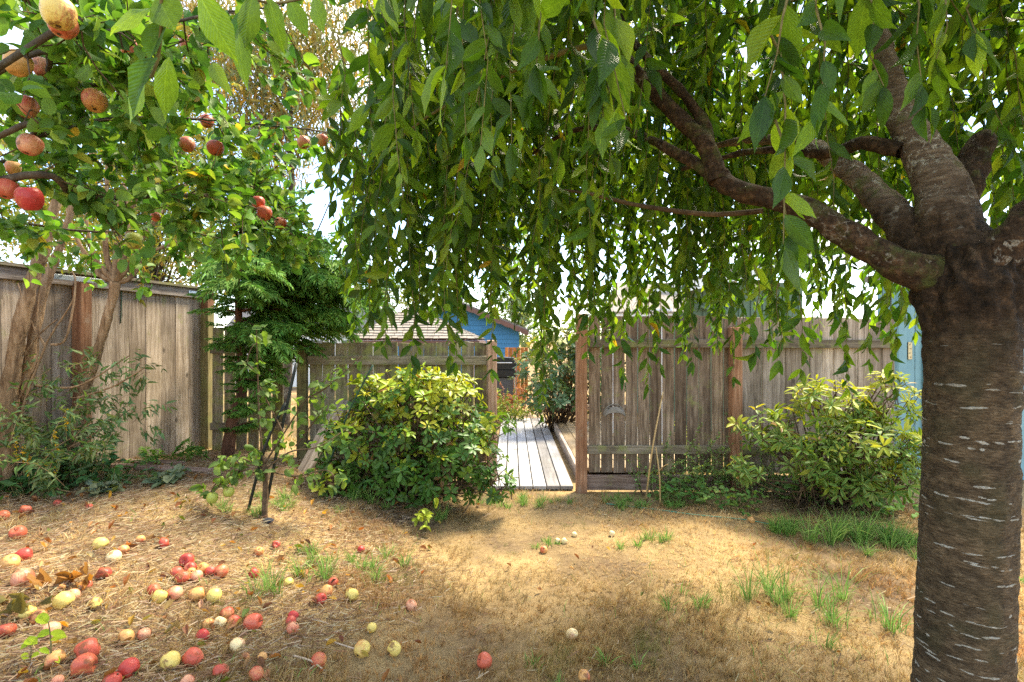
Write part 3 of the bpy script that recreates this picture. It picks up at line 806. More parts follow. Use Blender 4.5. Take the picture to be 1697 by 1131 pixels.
# gazebo
YG = 9.0
gz = thing('gazebo', (-1.7, 10, 0), 'gazebo with a pale cedar-shingled hip roof behind the low fence', 'gazebo')
gxl, gxr = P(578, 0, YG).x, P(792, 0, YG).x
ze = P(0, 563, YG).z
gcx, gw = (gxl + gxr) / 2, (gxr - gxl)
apex = Vector((P(682, 0, YG + gw / 2).x, YG + gw / 2, P(0, 509, YG + gw / 2).z))
cor = [Vector((gxl, YG, ze)), Vector((gxr, YG, ze)), Vector((gxr, YG + gw, ze)), Vector((gxl, YG + gw, ze))]
mb = MB(); mb.add([c - Vector((0, 0, 0.02)) for c in cor] + [apex - Vector((0, 0, 0.03))], [(0, 1, 4), (1, 2, 4), (2, 3, 4), (3, 0, 4), (3, 2, 1, 0)])
rf = mb.build('roof_deck', M_BROWNT, gz)
NC = 13
shin = MB()
for side in range(4):
    c0, c1 = cor[side], cor[(side + 1) % 4]
    mid = (c0 + c1) / 2; up = (apex - mid); Ls = up.length; upn = up.normalized()
    ac = (c1 - c0).normalized(); nr = ac.cross(upn).normalized()
    for r in range(NC):
        t0 = r / NC; t1 = (r + 1.25) / NC
        hw0 = (c1 - c0).length / 2 * (1 - t0) + 0.02
        hw1 = (c1 - c0).length / 2 * max(0.0, 1 - t1)
        x = -hw0 + (0.07 if r % 2 else 0)
        first = True
        xa = -hw0
        while xa < hw0 - 0.01:
            wd = random.uniform(0.10, 0.17)
            xb = min(xa + wd, hw0)
            o0 = 0.022 + random.uniform(0, 0.006)
            p = []
            dt = random.uniform(-0.006, 0.006)
            for (xx, t, o, hw) in ((xa + .003, t0 + dt, o0, hw0), (xb - .003, t0 + dt, o0, hw0), (xb - .003, t1, 0.006, hw1), (xa + .003, t1, 0.006, hw1)):
                xx = max(-hw - 0.0, min(hw + 0.0, xx))
                p.append(mid + ac * xx + upn * (Ls * t) + nr * o)
            pl = [v - nr * 0.014 for v in p[:2]]
            shin.add(p + pl, [(0, 1, 2, 3), (4, 5, 1, 0)])
            xa = xb
o = shin.build('shingles', M_ROOFC, rf); o['kind'] = 'stuff'
for side in range(4):
    c0, c1 = cor[side], cor[(side + 1) % 4]
    m_ = (c0 + c1) / 2; dd = c1 - c0
    MB().box((0, 0, 0), (dd.length + 0.05, 0.04, 0.10), bev=0.003).build('eave_board', M_BROWNT, gz, mw=Matrix.Translation(m_ - Vector((0, 0, 0.075))) @ Matrix.Rotation(math.atan2(dd.y, dd.x), 4, 'Z'))
    cc = c0 + (Vector((gcx, YG + gw / 2, ze)) - c0) * 0.12
    MB().box((0, 0, (ze - 0.13) / 2), (0.11, 0.11, ze - 0.13), bev=0.004).build('post', M_POSTP, gz, mw=T_(cc.x, cc.y, 0))
MB().tube([(P(776, 0, YG).x, YG - 0.05, ze - 0.04), (P(776, 0, YG).x, YG - 0.05, 0.1)], [0.035, 0.035], 8).build('downspout', M_ZINC, gz)

# barbecue
YQ = 11.0
qx = P(833, 0, YQ).x
gr = thing('barbecue_grill', (qx, YQ, 0), 'black lidded barbecue grill with a steel side shelf in front of the blue shed', 'grill')
ztop = P(0, 592, YQ).z
MB().prism([(-0.28, 0.0), (0.24, 0.0), (0.28, 0.10), (0.22, 0.24), (-0.12, 0.26), (-0.26, 0.14)], -0.26, 0.26).build('lid', M_BLACK, gr, mw=T_(qx + 0.02, YQ, ztop - 0.26))
MB().box((0, 0, 0), (0.56, 0.5, 0.16), bev=0.01).build('firebox', M_BLACK, gr, mw=T_(qx, YQ, ztop - 0.345))
MB().box((0, 0, 0), (0.34, 0.46, 0.03), bev=0.005).build('side_shelf', M_STEEL, gr, mw=T_(qx - 0.42, YQ, ztop - 0.13))
MB().box((0, 0, 0), (0.46, 0.42, 0.45), bev=0.008).build('cabinet', plain('dark_grey_panel', (0.09, 0.095, 0.10), 0.5, 0.4), gr, mw=T_(qx, YQ, ztop - 0.66))
for sx in (-1, 1):
    for sy in (-1, 1):
        MB().tube([(qx + sx * 0.25, YQ + sy * 0.22, ztop - 0.4), (qx + sx * 0.27, YQ + sy * 0.22, 0.02)], [0.016, 0.016], 8).build('leg', M_STEEL, gr)
MB().tube([(qx - 0.2, YQ - 0.29, ztop - 0.12), (qx - 0.2, YQ - 0.33, ztop - 0.12), (qx + 0.2, YQ - 0.33, ztop - 0.12), (qx + 0.2, YQ - 0.29, ztop - 0.12)], [0.012] * 4, 8).build('handle', M_STEEL, gr)
cp = thing('cedar_screen', (0, 12.6, 0), 'small orange cedar screen beside the blue shed', 'screen')
for k in range(6):
    MB().box((0, 0, 0.68), (0.085, 0.02, 1.36), jit=0.002).build('slat', M_CEDAR, cp, mw=T_(P(840, 0, 12.6).x + k * 0.095, 12.6, 0))

# house with a grey roof, far left through the conifer
hg = thing('grey_roofed_house', (-6.5, 17, 0), 'pale house with a grey roof glimpsed through the conifer', 'house')
MB().box((-6.6, 18.5, 0.95), (5.2, 3.0, 1.9)).build('wall', M_WHITE, hg)
MB().prism([(-9.5, P(0, 549, 17).z), (-3.7, P(0, 549, 17).z), (-4.4, P(0, 524, 17).z + 0.35), (-8.8, P(0, 524, 17).z + 0.35)][::-1], 16.8, 20.2).build('roof', M_ROOFG, hg)
for xw in (-7.9, -6.6, -5.3):
    wn = MB().box((xw, 16.98, 1.2), (0.8, 0.05, 0.8), bev=0.004).build('window', M_WHITE, hg)
    MB().box((xw, 16.95, 1.2), (0.68, 0.03, 0.68)).build('pane', M_GLASS, wn)

# neighbouring house behind the right-hand fence
YN = 8.6
nh = thing('green_house', (3.4, YN, 0), 'sage green neighbouring house with white fascia above the brown fence', 'house')
n0, n1 = P(1105, 0, YN).x, P(1330, 0, YN).x
MB().box(((n0 + n1) / 2, YN + 1.5, 1.2), (n1 - n0, 3.0, 2.6)).build('wall', M_SAGE, nh)
k = 0
while n0 + 0.2 * k < n1:
    MB().box((n0 + 0.2 * k + 0.02, YN - 0.012, 1.2), (0.03, 0.02, 2.55)).build('batten', M_SAGE, nh)
    k += 1
zr0, zr1 = P(0, 500, YN).z, P(0, 440, YN).z
def slab(x0, z0, x1, z1, t, y0, y1, name, mat):
    return MB().prism([(x0, z0), (x1, z1), (x1, z1 + t), (x0, z0 + t)], y0, y1).build(name, mat, nh)
slab(n0 - 0.35, zr0, n1 + 0.3, zr1 + 0.05, 0.16, YN - 0.42, YN - 0.38, 'fascia_board', M_WHITE)
slab(n0 - 0.35, zr0 + 0.17, n1 + 0.3, zr1 + 0.22, 0.04, YN - 0.44, YN + 3.2, 'roof', M_ROOF)
slab(n0 - 0.3, zr0 + 0.02, n1 + 0.25, zr1 + 0.07, 0.02, YN - 0.38, YN + 3.0, 'soffit', M_WHITE)
pc = [P(1158, 508, YN - 0.1), P(1172, 512, YN - 0.1), P(1195, 514, YN - 0.1), P(1204, 520, YN - 0.1), P(1205, 560, YN - 0.1)]
pp, rr = catmull(pc, [0.03] * 5, 5)
MB().tube(pp, rr, 8).build('pipe', M_SAGE, nh, True)
# small porch roof of that house, nearer the gate
pr = thing('porch', (1.4, 7.6, 0), 'white-edged porch roof with brown shingles peeping over the fence post', 'porch')
qa, qb = P(992, 521, 7.6), P(1068, 507, 7.6)
MB().prism([(qa.x, qa.z - 0.09), (qb.x + 0.4, qb.z - 0.16), (qb.x + 0.4, qb.z - 0.04), (qa.x, qa.z + 0.03)], 7.55, 7.6).build('fascia_board', M_WHITE, pr)
for r in range(7):
    t = r / 7
    za, zb = qa.z + 0.03 + 0.075 * r, qa.z + 0.03 + 0.075 * (r + 1.2)
    xo = 0.16 + 0.04 * r
    ya = 7.52 + 0.14 * r
    x = qa.x + xo
    while x < qb.x + 0.6:
        wd = random.uniform(0.13, 0.2)
        MB().add([(x, ya, za), (x + wd - .006, ya, za), (x + wd - .006, ya + 0.17, zb), (x, ya + 0.17, zb), (x, ya, za - .02), (x + wd - .006, ya, za - .02), (x + wd - .006, ya + .17, zb - .02), (x, ya + .17, zb - .02)],
                 [(0, 1, 2, 3), (7, 6, 5, 4), (0, 4, 5, 1), (1, 5, 6, 2), (2, 6, 7, 3), (3, 7, 4, 0)]).build('shingle', M_ROOFC, pr)
        x += wd
for xx in (qa.x + 0.25, qb.x + 0.3):
    MB().box((xx, 7.7, 0.9), (0.1, 0.1, 1.86)).build('post', M_WHITE, pr)

# light blue shed at the trunk
ls = thing('light_blue_shed', (4.1, 5.6, 0), 'light blue painted shed corner beside the cherry trunk', 'shed')
lx0, lx1 = P(1486, 0, 5.6).x, P(1486, 0, 5.6).x + 1.8
for k in range(9):
    MB().box((lx0 + 0.1 + k * 0.2, 5.61, 1.1), (0.196, 0.02, 2.2), bev=0.003).build('siding_board', M_LBLUE, ls)
MB().box((lx0 + 0.9, 5.77, 1.08), (1.78, 0.28, 2.16)).build('wall', M_LBLUE, ls)
MB().box((lx0 + 0.045, 5.585, 1.1), (0.09, 0.03, 2.2), bev=0.003).build('corner_trim', M_LBLUE, ls)
MB().box((lx0 + 0.30, 5.585, 1.1), (0.05, 0.03, 2.2), bev=0.003).build('corner_trim', M_LBLUE, ls)
hx = P(1508, 582, 5.58)
hi = MB().box(hx, (0.045, 0.012, 0.19), bev=0.002).build('hinge_plate', M_BRASS, ls)
for k in range(4):
    MB().lathe([(0.0001, 0), (0.006, 0), (0.005, 0.003), (0.0001, 0.004)], 8).build('screw', M_BLACK, hi, mw=Matrix.Translation(hx + Vector((0.005 * (-1) ** k, -0.006, -0.07 + 0.045 * k))) @ Matrix.Rotation(math.radians(90), 4, 'X'))
MB().prism([(lx0 - 0.1, 2.2), (lx1 + 0.2, 2.2), (lx1 + 0.2, 2.27), (lx0 - 0.1, 2.27)], 5.5, 6.0).build('roof', M_ROOF, ls)

# ------------------------------------------------------------------ cherry tree
CT = Vector((1.378, 1.56, 0.0))
ch = thing('cherry_tree', CT, 'weeping cherry tree with thick banded trunk and drooping leafy canopy', 'tree')
def vgrid(th, z, nt_, cell, r):
    """value noise on the trunk's skin, periodic round it"""
    nz_ = int(2.2 / cell) + 3
    g = r.random((nz_, nt_))
    u = (th / (2 * math.pi)) % 1.0 * nt_; v = (z + .1) / cell
    i0 = np.floor(u).astype(int) % nt_; i1 = (i0 + 1) % nt_; fu = smooth(u - np.floor(u))
    j0 = np.clip(np.floor(v).astype(int), 0, nz_ - 2); fv = smooth(v - np.floor(v))
    return (g[j0, i0] * (1 - fu) + g[j0, i1] * fu) * (1 - fv) + (g[j0 + 1, i0] * (1 - fu) + g[j0 + 1, i1] * fu) * fv
def trunk_mesh():
    r_ = np.random.default_rng(5)
    nz_, n = 800, 200
    zs = np.linspace(-0.05, 1.80, nz_)
    TH, Z = np.meshgrid(np.arange(n) * 2 * math.pi / n, zs)
    R0 = np.interp(Z, [-0.05, 0.05, 0.2, 0.5, 0.9, 1.3, 1.55, 1.68, 1.80], [0.165, 0.145, 0.129, 0.119, 0.114, 0.112, 0.119, 0.142, 0.105])
    cx_ = np.interp(Z, [0, 0.6, 1.2, 1.8], [-0.014, -0.004, 0.016, 0.024])
    hd = np.maximum(0, Z - 1.42)
    wob = 1 + 0.022 * np.sin(3 * TH + 2.0 * Z) + 0.014 * np.sin(5 * TH - 3 * Z + 1) + 0.05 * np.maximum(0, 0.35 - Z) * np.sin(4 * TH + .6)
    wob += hd * 0.22 * np.sin(4 * TH + 9 * Z + 1.0) + hd * 0.20 * np.sin(9 * TH - 27 * Z) + hd * 0.12 * np.sin(17 * TH + 41 * Z)
    zt = Z + .012 * np.sin(TH * 2 + Z * 5) + .01 * (vgrid(TH, Z, 9, .12, r_) - .5)
    fine = vgrid(TH, zt, 70, .007, r_); mid = vgrid(TH, zt, 26, .018, r_); big = vgrid(TH, zt, 11, .06, r_); flake = vgrid(TH, Z, 45, .03, r_)
    rough = np.clip(1.0 - Z * .8, .15, 1)
    disp = .0022 * (fine - .5) + .0045 * (mid - .5) + .006 * (big - .5) + .012 * rough * np.maximum(0, flake - .62) + hd * .03 * (flake - .5)
    mask = np.zeros_like(Z)
    def dash(t0, z0, hl, hh, tl, cut):
        j0, j1 = np.searchsorted(zs, [z0 - .03, z0 + .03])
        if j1 <= j0: return
        sl = slice(j0, j1)
        du = ((TH[sl] - t0 + math.pi) % (2 * math.pi) - math.pi) * R0[sl]
        dz = Z[sl] - z0 - tl * du - .004 * (mid[sl] - .5)
        m_ = np.clip(1.7 - (du / hl) ** 2 - (dz / (hh * (.45 + .9 * fine[sl]))) ** 2 - cut * mid[sl] - .5 * flake[sl], 0, 1)
        mask[sl] = np.maximum(mask[sl], m_)
    for _ in range(165):                       # rows of lenticels, broken and ragged
        t0, z0, tl = r_.uniform(0, 6.283), r_.uniform(-.02, 1.55), r_.normal(-.04, .05)
        for q in range(r_.integers(1, 6)):
            hl = r_.uniform(.006, .030) * (1.7 if r_.random() < .2 else 1)
            dash(t0, z0 + r_.normal(0, .002), hl, r_.uniform(.0016, .0044), tl + r_.normal(0, .04), r_.uniform(.5, 1.4))
            t0 += hl * r_.uniform(1.6, 3.4) / .115; z0 += tl * hl * 2
    for _ in range(8):                        # a few lichen blots
        dash(r_.uniform(0, 6.283), r_.uniform(.1, 1.5), r_.uniform(.006, .012), r_.uniform(.006, .011), 0, .6)
    mask *= np.clip(.35 + 1.1 * vgrid(TH, Z, 8, .09, r_), 0, 1)
    RR = R0 * wob + disp + .0016 * mask
    V = np.stack([CT.x + cx_ + RR * np.cos(TH), CT.y + RR * np.sin(TH), Z], -1).reshape(-1, 3)
    i = np.arange(nz_ - 1)[:, None] * n; k = np.arange(n)[None]
    F = np.stack([i + k, i + (k + 1) % n, i + n + (k + 1) % n, i + n + k], -1).reshape(-1, 4)
    col = np.stack([np.clip(mask * 1.3, 0, 1), mid, big], -1).reshape(-1, 3)
    return V, F, col
V, F, tcol = trunk_mesh()
link('trunk', np_mesh('trunk', V, F, None, tcol), M_CBARK, ch)
def limb(parent, wp, rad, mat, per=10, sides=16, amp=0.006, name='limb', seed=0, world=False):
    pts = [np.array(q) if world else np.array(P(*q)) for q in wp]
    p, r = catmull(pts, rad, per)
    V, F = tube_np(p, r, sides)
    V = bumpy(V, amp, 26.0, seed)
    return link(name, np_mesh(name, V, F), mat, parent), p
LA = limb(ch, [(1600, 452, 1.58), (1525, 452, 1.58), (1440, 412, 1.62), (1340, 350, 1.70), (1265, 328, 1.76), (1205, 306, 1.82), (1172, 268, 1.88)], [.072, .056, .043, .037, .032, .036, .027], M_CLIMB, 12, 18, 0.009, seed=1)
limb(ch, [(1190, 300, 1.83), (1165, 235, 1.88), (1110, 180, 1.95), (1045, 110, 2.02), (1000, 70, 2.08), (955, 5, 2.16), (930, -60, 2.2)], [.034, .033, .029, .027, .024, .022, .02], M_CLIMB, 10, 14, 0.006, seed=2)
limb(ch, [(1175, 285, 1.87), (1172, 225, 1.9), (1140, 165, 1.95), (1085, 110, 2.02), (1040, 55, 2.1), (1020, -30, 2.15)], [.030, .024, .018, .017, .015, .013], M_CLIMB, 10, 12, 0.005, seed=3)
limb(ch, [(1205, 308, 1.82), (1140, 265, 1.92), (1075, 232, 2.05), (1010, 212, 2.2), (930, 225, 2.4), (850, 280, 2.6)], [.028, .021, .017, .015, .010, .006], M_CLIMB, 10, 12, 0.004, seed=4)
limb(ch, [(1562, 440, 1.60), (1520, 400, 1.66), (1470, 345, 1.76), (1425, 298, 1.88), (1345, 245, 2.1), (1250, 232, 2.4), (1150, 250, 2.7)], [.068, .057, .050, .042, .031, .022, .013], M_CLIMBP, 10, 16, 0.008, seed=5)
limb(ch, [(1600, 440, 1.58), (1572, 385, 1.60), (1560, 310, 1.64), (1525, 245, 1.72), (1485, 170, 1.82), (1452, 60, 1.95), (1435, -70, 2.1)], [.115, .086, .070, .056, .047, .039, .030], M_CLIMBP, 12, 20, 0.008, seed=6)
limb(ch, [(1600, 470, 1.56), (1650, 425, 1.49), (1710, 360, 1.45), (1800, 280, 1.42), (1960, 180, 1.4)], [.080, .056, .048, .040, .026], M_CLIMB, 10, 16, 0.009, seed=7)
limb(ch, [(1590, 330, 1.66), (1612, 275, 1.70), (1625, 240, 1.72), (1640, 228, 1.74)], [.055, .046, .040, .022], M_CLIMB, 8, 14, 0.008, seed=8)
limb(ch, [(1495, 250, 1.74), (1430, 238, 1.85), (1370, 255, 1.98), (1260, 250, 2.1), (1130, 280, 2.3)], [.03, .024, .02, .014, .008], M_CLIMB, 8, 10, 0.005, seed=9)
limb(ch, [(1264, 350, 1.9), (1180, 356, 2.0), (1080, 345, 2.1), (975, 322, 2.2), (930, 316, 2.3)], [.010, .010, .009, .007, .004], M_TWIG, 8, 8, 0.002, name='branch', seed=10)
limb(ch, [(1010, 75, 1.9), (960, 80, 1.9), (850, 118, 1.95), (760, 165, 2.0), (700, 200, 2.05), (640, 250, 2.1)], [.012, .011, .009, .007, .005, .003], M_TWIGL, 8, 8, 0.002, name='branch', seed=12)
limb(ch, [(960, 0, 2.0), (890, 20, 2.0), (830, 70, 2.05), (790, 110, 2.1), (720, 150, 2.2)], [.012, .010, .008, .006, .003], M_TWIG, 8, 8, 0.002, name='branch', seed=13)

CC = np.array([0.95, 2.15]); CR = 1.80
tw = Tubes()
CL = Leaves()
def cherry_leaf(p, down=0.75, scale=1.0, out=None):
    a = np.array([0, 0, -down]) + rv(0.42) if out is None else np.array([0, 0, -down]) + out * 0.55 + rv(0.25)
    toc = np.array([random.gauss(0, 0.8), random.gauss(-0.55, 0.7), random.gauss(0.25, 0.5)])
    l = random.uniform(0.072, 0.130) * scale
    t = random.random()
    if t < 0.36: c = (0.040, 0.105, 0.012)
    elif t < 0.76: c = (0.090, 0.190, 0.015)
    elif t < 0.995: c = (0.165, 0.290, 0.022)
    else: c = (0.34, 0.26, 0.02)
    CL.add(p, a, toc, l, l * random.uniform(0.30, 0.42), jitc(c, 0.18))
def strand(s, zend, sway, scale=1.0, spacing=0.036, lead=None):
    s = np.array(s, float)
    ln = max(0.12, s[2] - zend)
    m = max(4, int(ln / 0.10))
    pts = [s]
    for k in range(1, m + 1):
        t = k / m
        pts.append(s + np.array([sway[0] * math.sqrt(t), sway[1] * math.sqrt(t), -ln * (0.25 * t + 0.75 * t * t)]) + rv(0.008))
    if lead is not None:
        pts = [np.array(lead)] + pts
    pts = np.array(pts)
    tw.add(pts, np.linspace(0.0032, 0.0011, len(pts)), 4)
    seg = np.linalg.norm(np.diff(pts, axis=0), axis=1); cum = np.concatenate([[0], np.cumsum(seg)])
    q = spacing * random.random(); sd = 1
    while q < cum[-1]:
        pt = np.array([np.interp(q, cum, pts[:, j]) for j in range(3)])
        ang_ = random.uniform(0, 6.28) if random.random() < 0.4 else (0.4 if sd > 0 else 3.5) + random.gauss(0, 0.5)
        out = np.array([math.cos(ang_), math.sin(ang_), 0.0])
        cherry_leaf(pt, random.uniform(0.5, 1.1), scale * (0.8 + 0.25 * random.random()) * (1.0 if q < cum[-1] - 0.1 else 0.75), out)
        sd = -sd
        q += spacing * random.uniform(0.7, 1.4)
    for _ in range(2):
        cherry_leaf(pts[-1], 1.2, scale * 0.75)
def in_front_of_limbs(px, py, y):
    """the photograph leaves the big limbs open to view"""
    return y < 1.95 and 985 < px and py > 25 + max(0, (1150 - px)) * 0.35
ns = 0
tries = 0
while ns < 550 and tries < 30000:
    tries += 1
    r = CR * math.sqrt(random.random()); th = random.uniform(0, 2 * math.pi)
    x, y = CC[0] + r * math.cos(th), CC[1] + r * math.sin(th)
    if y < 0.75: continue
    dist = math.hypot(x, y)
    if dist < 1.0: continue
    px = PW / 2 + x / y * FPX
    lim = 585 if y > 1.6 else 760
    if px < lim - 30 * random.random(): continue
    dome = 2.15 + 1.05 * math.sqrt(max(0.0, 1 - (r / (CR * 1.08)) ** 2))
    s = (x, y, dome + random.uniform(-0.35, 0.15))
    u = random.random()
    edge = r / CR
    if y < 1.55:
        py_end = random.uniform(-60, 260)
        zend = CAMZ - (py_end - HZ) / FPX * y
    elif y < 2.1:
        py_end = random.uniform(50, 440)
        zend = CAMZ - (py_end - HZ) / FPX * y
    elif edge > 0.6:
        zend = random.uniform(1.42, 1.95) if u < 0.5 else random.uniform(1.7, 2.4)
    else:
        zend = random.uniform(1.66, 2.4)
    if px > 1290 and y > 2.0: zend = max(zend, 1.56)
    if y < 1.95 and px > 985 and random.random() < 0.58: continue
    if y < 1.95 and px > 985: zend = max(zend, CAMZ - (random.uniform(0, 150) - HZ) / FPX * y)
    if 670 < px < 900 and y > 1.9: zend = max(zend, 1.52 + y * random.uniform(.02, .11))
    if zend > s[2] - 0.1: continue
    outv = np.array([x - CC[0], y - CC[1]]) / (r + 0.01)
    wild = 1.0 if zend < 1.8 else 2.2
    sway = outv * random.uniform(0.02, 0.25) * wild + np.array([random.gauss(0, .07), random.gauss(0, .05)]) * wild
    ex_, ey_ = x + sway[0], y + sway[1]
    if PW / 2 + ex_ / max(ey_, .3) * FPX < lim - 35: sway = sway * np.array([-.3, 1.0])
    lead = np.array([x, y, s[2]]) - np.array([outv[0], outv[1], -0.05]) * random.uniform(0.1, 0.4)
    strand(s, zend, sway, 1.0, 0.036, lead)
    ns += 1
# roof of the umbrella: leaves along the arching limbs
for _ in range(7400):
    r = CR * 1.02 * math.sqrt(random.random()); th = random.uniform(0, 2 * math.pi)
    x, y = CC[0] + r * math.cos(th), CC[1] + r * math.sin(th)
    if math.hypot(x, y) < 1.25: continue
    if y > 0.5 and PW / 2 + x / y * FPX < 615: continue
    z = 2.2 + 1.05 * math.sqrt(max(0.0, 1 - (r / (CR * 1.08)) ** 2)) + random.uniform(-0.45, 0.3)
    if y > .3 and in_front_of_limbs(PW / 2 + x / y * FPX, HZ - (z - CAMZ) / y * FPX, y) and random.random() < .8: continue
    cherry_leaf(np.array([x, y, z]), random.uniform(0.0, 0.8), 1.0)
# single strands the photograph shows one by one: (px, py top, py end, distance, scale)
for (px, pt, pe, d, sc) in [(1345, -60, 190, 0.80, 1.0), (1310, -20, 165, 0.86, 1.0), (1278, 60, 405, 0.88, 1.0), (1285, 200, 400, 0.92, 0.9), (1000, -40, 215, 1.05, 1.0), (985, 20, 205, 1.1, 1.0),
                            (1500, -50, 180, 1.0, 1.0), (1420, -30, 160, 1.05, 1.0), (1560, -50, 90, 1.0, 1.0), (1620, -60, 60, 0.95, 1.0),
                            (895, 480, 690, 2.7, 0.9), (905, 470, 655, 2.75, 0.9), (1022, 470, 620, 2.6, 0.9), (1078, 480, 640, 2.6, 0.9), (1090, 470, 610, 2.7, 0.9), (1150, 480, 600, 2.5, 0.9),
                            (1208, 470, 625, 2.4, 0.9), (1290, 470, 600, 1.9, 0.95), (1250, 440, 590, 1.95, 0.95), (1330, 450, 610, 2.0, 0.9), (1398, 460, 640, 2.6, 0.9), (1440, 450, 600, 2.3, 0.9), (1470, 450, 640, 2.5, 0.9),
                            (1500, 470, 560, 2.2, 0.9), (685, 470, 640, 2.4, 0.9), (640, 450, 560, 2.3, 0.9), (740, 450, 590, 2.4, 0.9), (755, 440, 600, 2.5, 0.9), (815, 480, 610, 2.6, 0.9), (700, 420, 600, 2.6, 0.9),
                            (570, 120, 330, 2.0, 1.1), (585, 200, 480, 2.2, 1.0), (600, 250, 520, 2.4, 1.0), (560, 60, 240, 1.9, 1.1), (620, 300, 540, 2.5, 1.0), (950, 450, 560, 2.8, 0.9), (980, 450, 575, 2.7, 0.9)]:
    s = P(px, pt, d)
    strand(s, P(px, pe, d).z, (random.uniform(-.03, .03), random.uniform(-.03, .03)), sc, 0.034)
# the big close leaves at the top left
def placed_leaf(L, px, py, d, dx, dy, length_px, cr, c, tilt=(0, -1, 0.2)):
    p = np.array(P(px, py, d)); q = np.array(P(px + dx, py + dy, d)); a = unit(q - p)
    L.add(p, a + np.array([0, random.uniform(-.2, .2), 0]), np.array(tilt) + rv(0.15), length_px * d / FPX, length_px * d / FPX * cr, c)
for (px, py, dx, dy, ln, cr, c, d) in [
    (262, -6, 18, 40, 62, .95, (.06, .16, .035), .72), (250, 15, -70, 30, 82, .38, (.17, .24, .07), .72), (275, 38, -25, 60, 68, .62, (.03, .11, .02), .74),
    (262, 96, -60, 85, 112, .42, (.035, .12, .018), .74), (280, 95, -28, 90, 100, .40, (.13, .26, .02), .76), (240, 130, -45, 60, 80, .5, (.12, .25, .02), .77),
    (330, -10, 45, 100, 112, .46, (.10, .2, .025), .78), (420, -10, -30, 70, 85, .5, (.08, .17, .02), .85), (395, 45, 5, 100, 98, .30, (.10, .21, .02), .88),
    (445, -5, 20, 80, 85, .36, (.12, .23, .02), .9), (352, 105, 25, 45, 52, .5, (.13, .22, .03), .95), (408, 20, -30, 30, 52, .55, (.03, .10, .015), .88),
    (460, 40, 10, 30, 40, .5, (.14, .25, .03), 1.0), (480, 0, 25, 50, 60, .5, (.15, .26, .03), 1.0), (520, -5, 10, 55, 60, .5, (.13, .24, .02), 1.05)]:
    placed_leaf(CL, px, py, d, dx, dy, ln, cr, jitc(c, 0.08))
for wp in ([(265, -40, .70), (268, 30, .73), (262, 95, .75), (250, 130, .76)], [(330, -60, .76), (335, -10, .78), (300, -60, .78)], [(430, -60, .86), (415, 20, .87), (398, 50, .88)], [(380, -30, .9), (440, 5, .9), (520, -5, 1.0), (600, -20, 1.1)]):
    p, r = catmull([np.array(P(*q)) for q in wp], [.0025] * len(wp), 5)
    tw.add(p, r, 5)
tw.build('twigs', M_TWIGL, ch, 'stuff')
foliage(CL, M_LEAF, ch, [T_CHERRY, tmpl([0, .2, .5, .8, 1], [0, .6, 1, .55, 0], 0.45, 0.45), tmpl([0, .2, .5, .8, 1], [0, .8, 1, .4, 0], -0.1, 0.08, .03), tmpl([0, .2, .5, .8, 1], [0, .7, .95, .5, 0], 0.3, -0.15, .02)], T_CHERRY_HI, 300, variants=12)

# ------------------------------------------------------------------ apple tree on the left
AT = Vector((-3.3, 1.9, hz(-3.3, 1.9)))
ap = thing('apple_tree', AT, 'apple tree with red fruit reaching in from the left edge', 'tree')
limb(ap, [(AT.x, AT.y, AT.z - .05), (AT.x + .03, AT.y, AT.z + .5), (AT.x, AT.y + .05, 1.35), (AT.x + .05, AT.y, 1.7)], [.11, .085, .08, .085], M_ABARK, 12, 16, 0.008, 'trunk', 20, True)
atop = (AT.x + .04, AT.y, 1.62)
ALIMB = []
def alimb(wp, rad, seed):
    w0 = [atop] + [tuple(P(*q)) for q in wp]
    rad = [q * .72 for q in rad]
    o_, p = limb(ap, w0, [rad[0] * 1.3] + rad, M_ABARK, 8, 8, 0.003, 'limb', seed, True)
    ALIMB.append(p)
alimb([(0, 300, 1.75), (130, 326, 1.9), (270, 326, 2.05), (345, 324, 2.2), (420, 345, 2.45), (470, 372, 2.6)], [.019, .015, .012, .010, .007, .004], 21)
alimb([(45, 82, 1.45), (120, 62, 1.5), (180, 52, 1.55), (260, 42, 1.62), (380, 20, 1.75), (470, 12, 1.9)], [.011, .010, .009, .007, .005, .003], 22)
alimb([(0, 118, 1.6), (90, 132, 1.7), (200, 138, 1.8), (320, 85, 1.95), (400, 62, 2.1)], [.012, .011, .010, .008, .005], 23)
alimb([(0, 225, 1.7), (60, 226, 1.8), (175, 200, 1.95), (290, 195, 2.15), (400, 205, 2.5), (510, 215, 2.8), (560, 225, 2.9)], [.013, .012, .010, .009, .008, .006, .003], 24)
alimb([(0, 270, 2.2), (150, 260, 2.3), (280, 270, 2.5), (380, 300, 2.7), (440, 320, 2.8), (480, 360, 2.9)], [.012, .010, .008, .007, .005, .003], 25)
alimb([(-60, 20, 1.5), (60, 10, 1.7), (200, -30, 1.9), (330, -60, 2.1)], [.014, .012, .009, .005], 26)
alimb([(-120, 330, 1.9), (40, 370, 2.3), (160, 385, 2.5), (280, 380, 2.7), (380, 400, 2.9)], [.012, .010, .008, .006, .003], 27)
alimb([(-40, 160, 1.9), (120, 170, 2.2), (240, 150, 2.5)], [.012, .010, .005], 28)
atw = Tubes(); AL = Leaves()
def apple_leaf(L, p, out, base=None, l0=(0.042, 0.070), w0=(0.52, 0.70)):
    t = random.random()
    c = base or ((0.070, 0.165, 0.03) if t < 0.36 else (0.135, 0.255, 0.04) if t < 0.80 else (0.24, 0.345, 0.055) if t < 0.985 else (0.40, 0.30, 0.04))
    a = out + rv(0.6) + np.array([0, 0, -0.12])
    l = random.uniform(*l0)
    L.add(p, a, np.array([0, -0.35, 0.7]) + rv(0.55), l, l * random.uniform(*w0), jitc(c, 0.18))
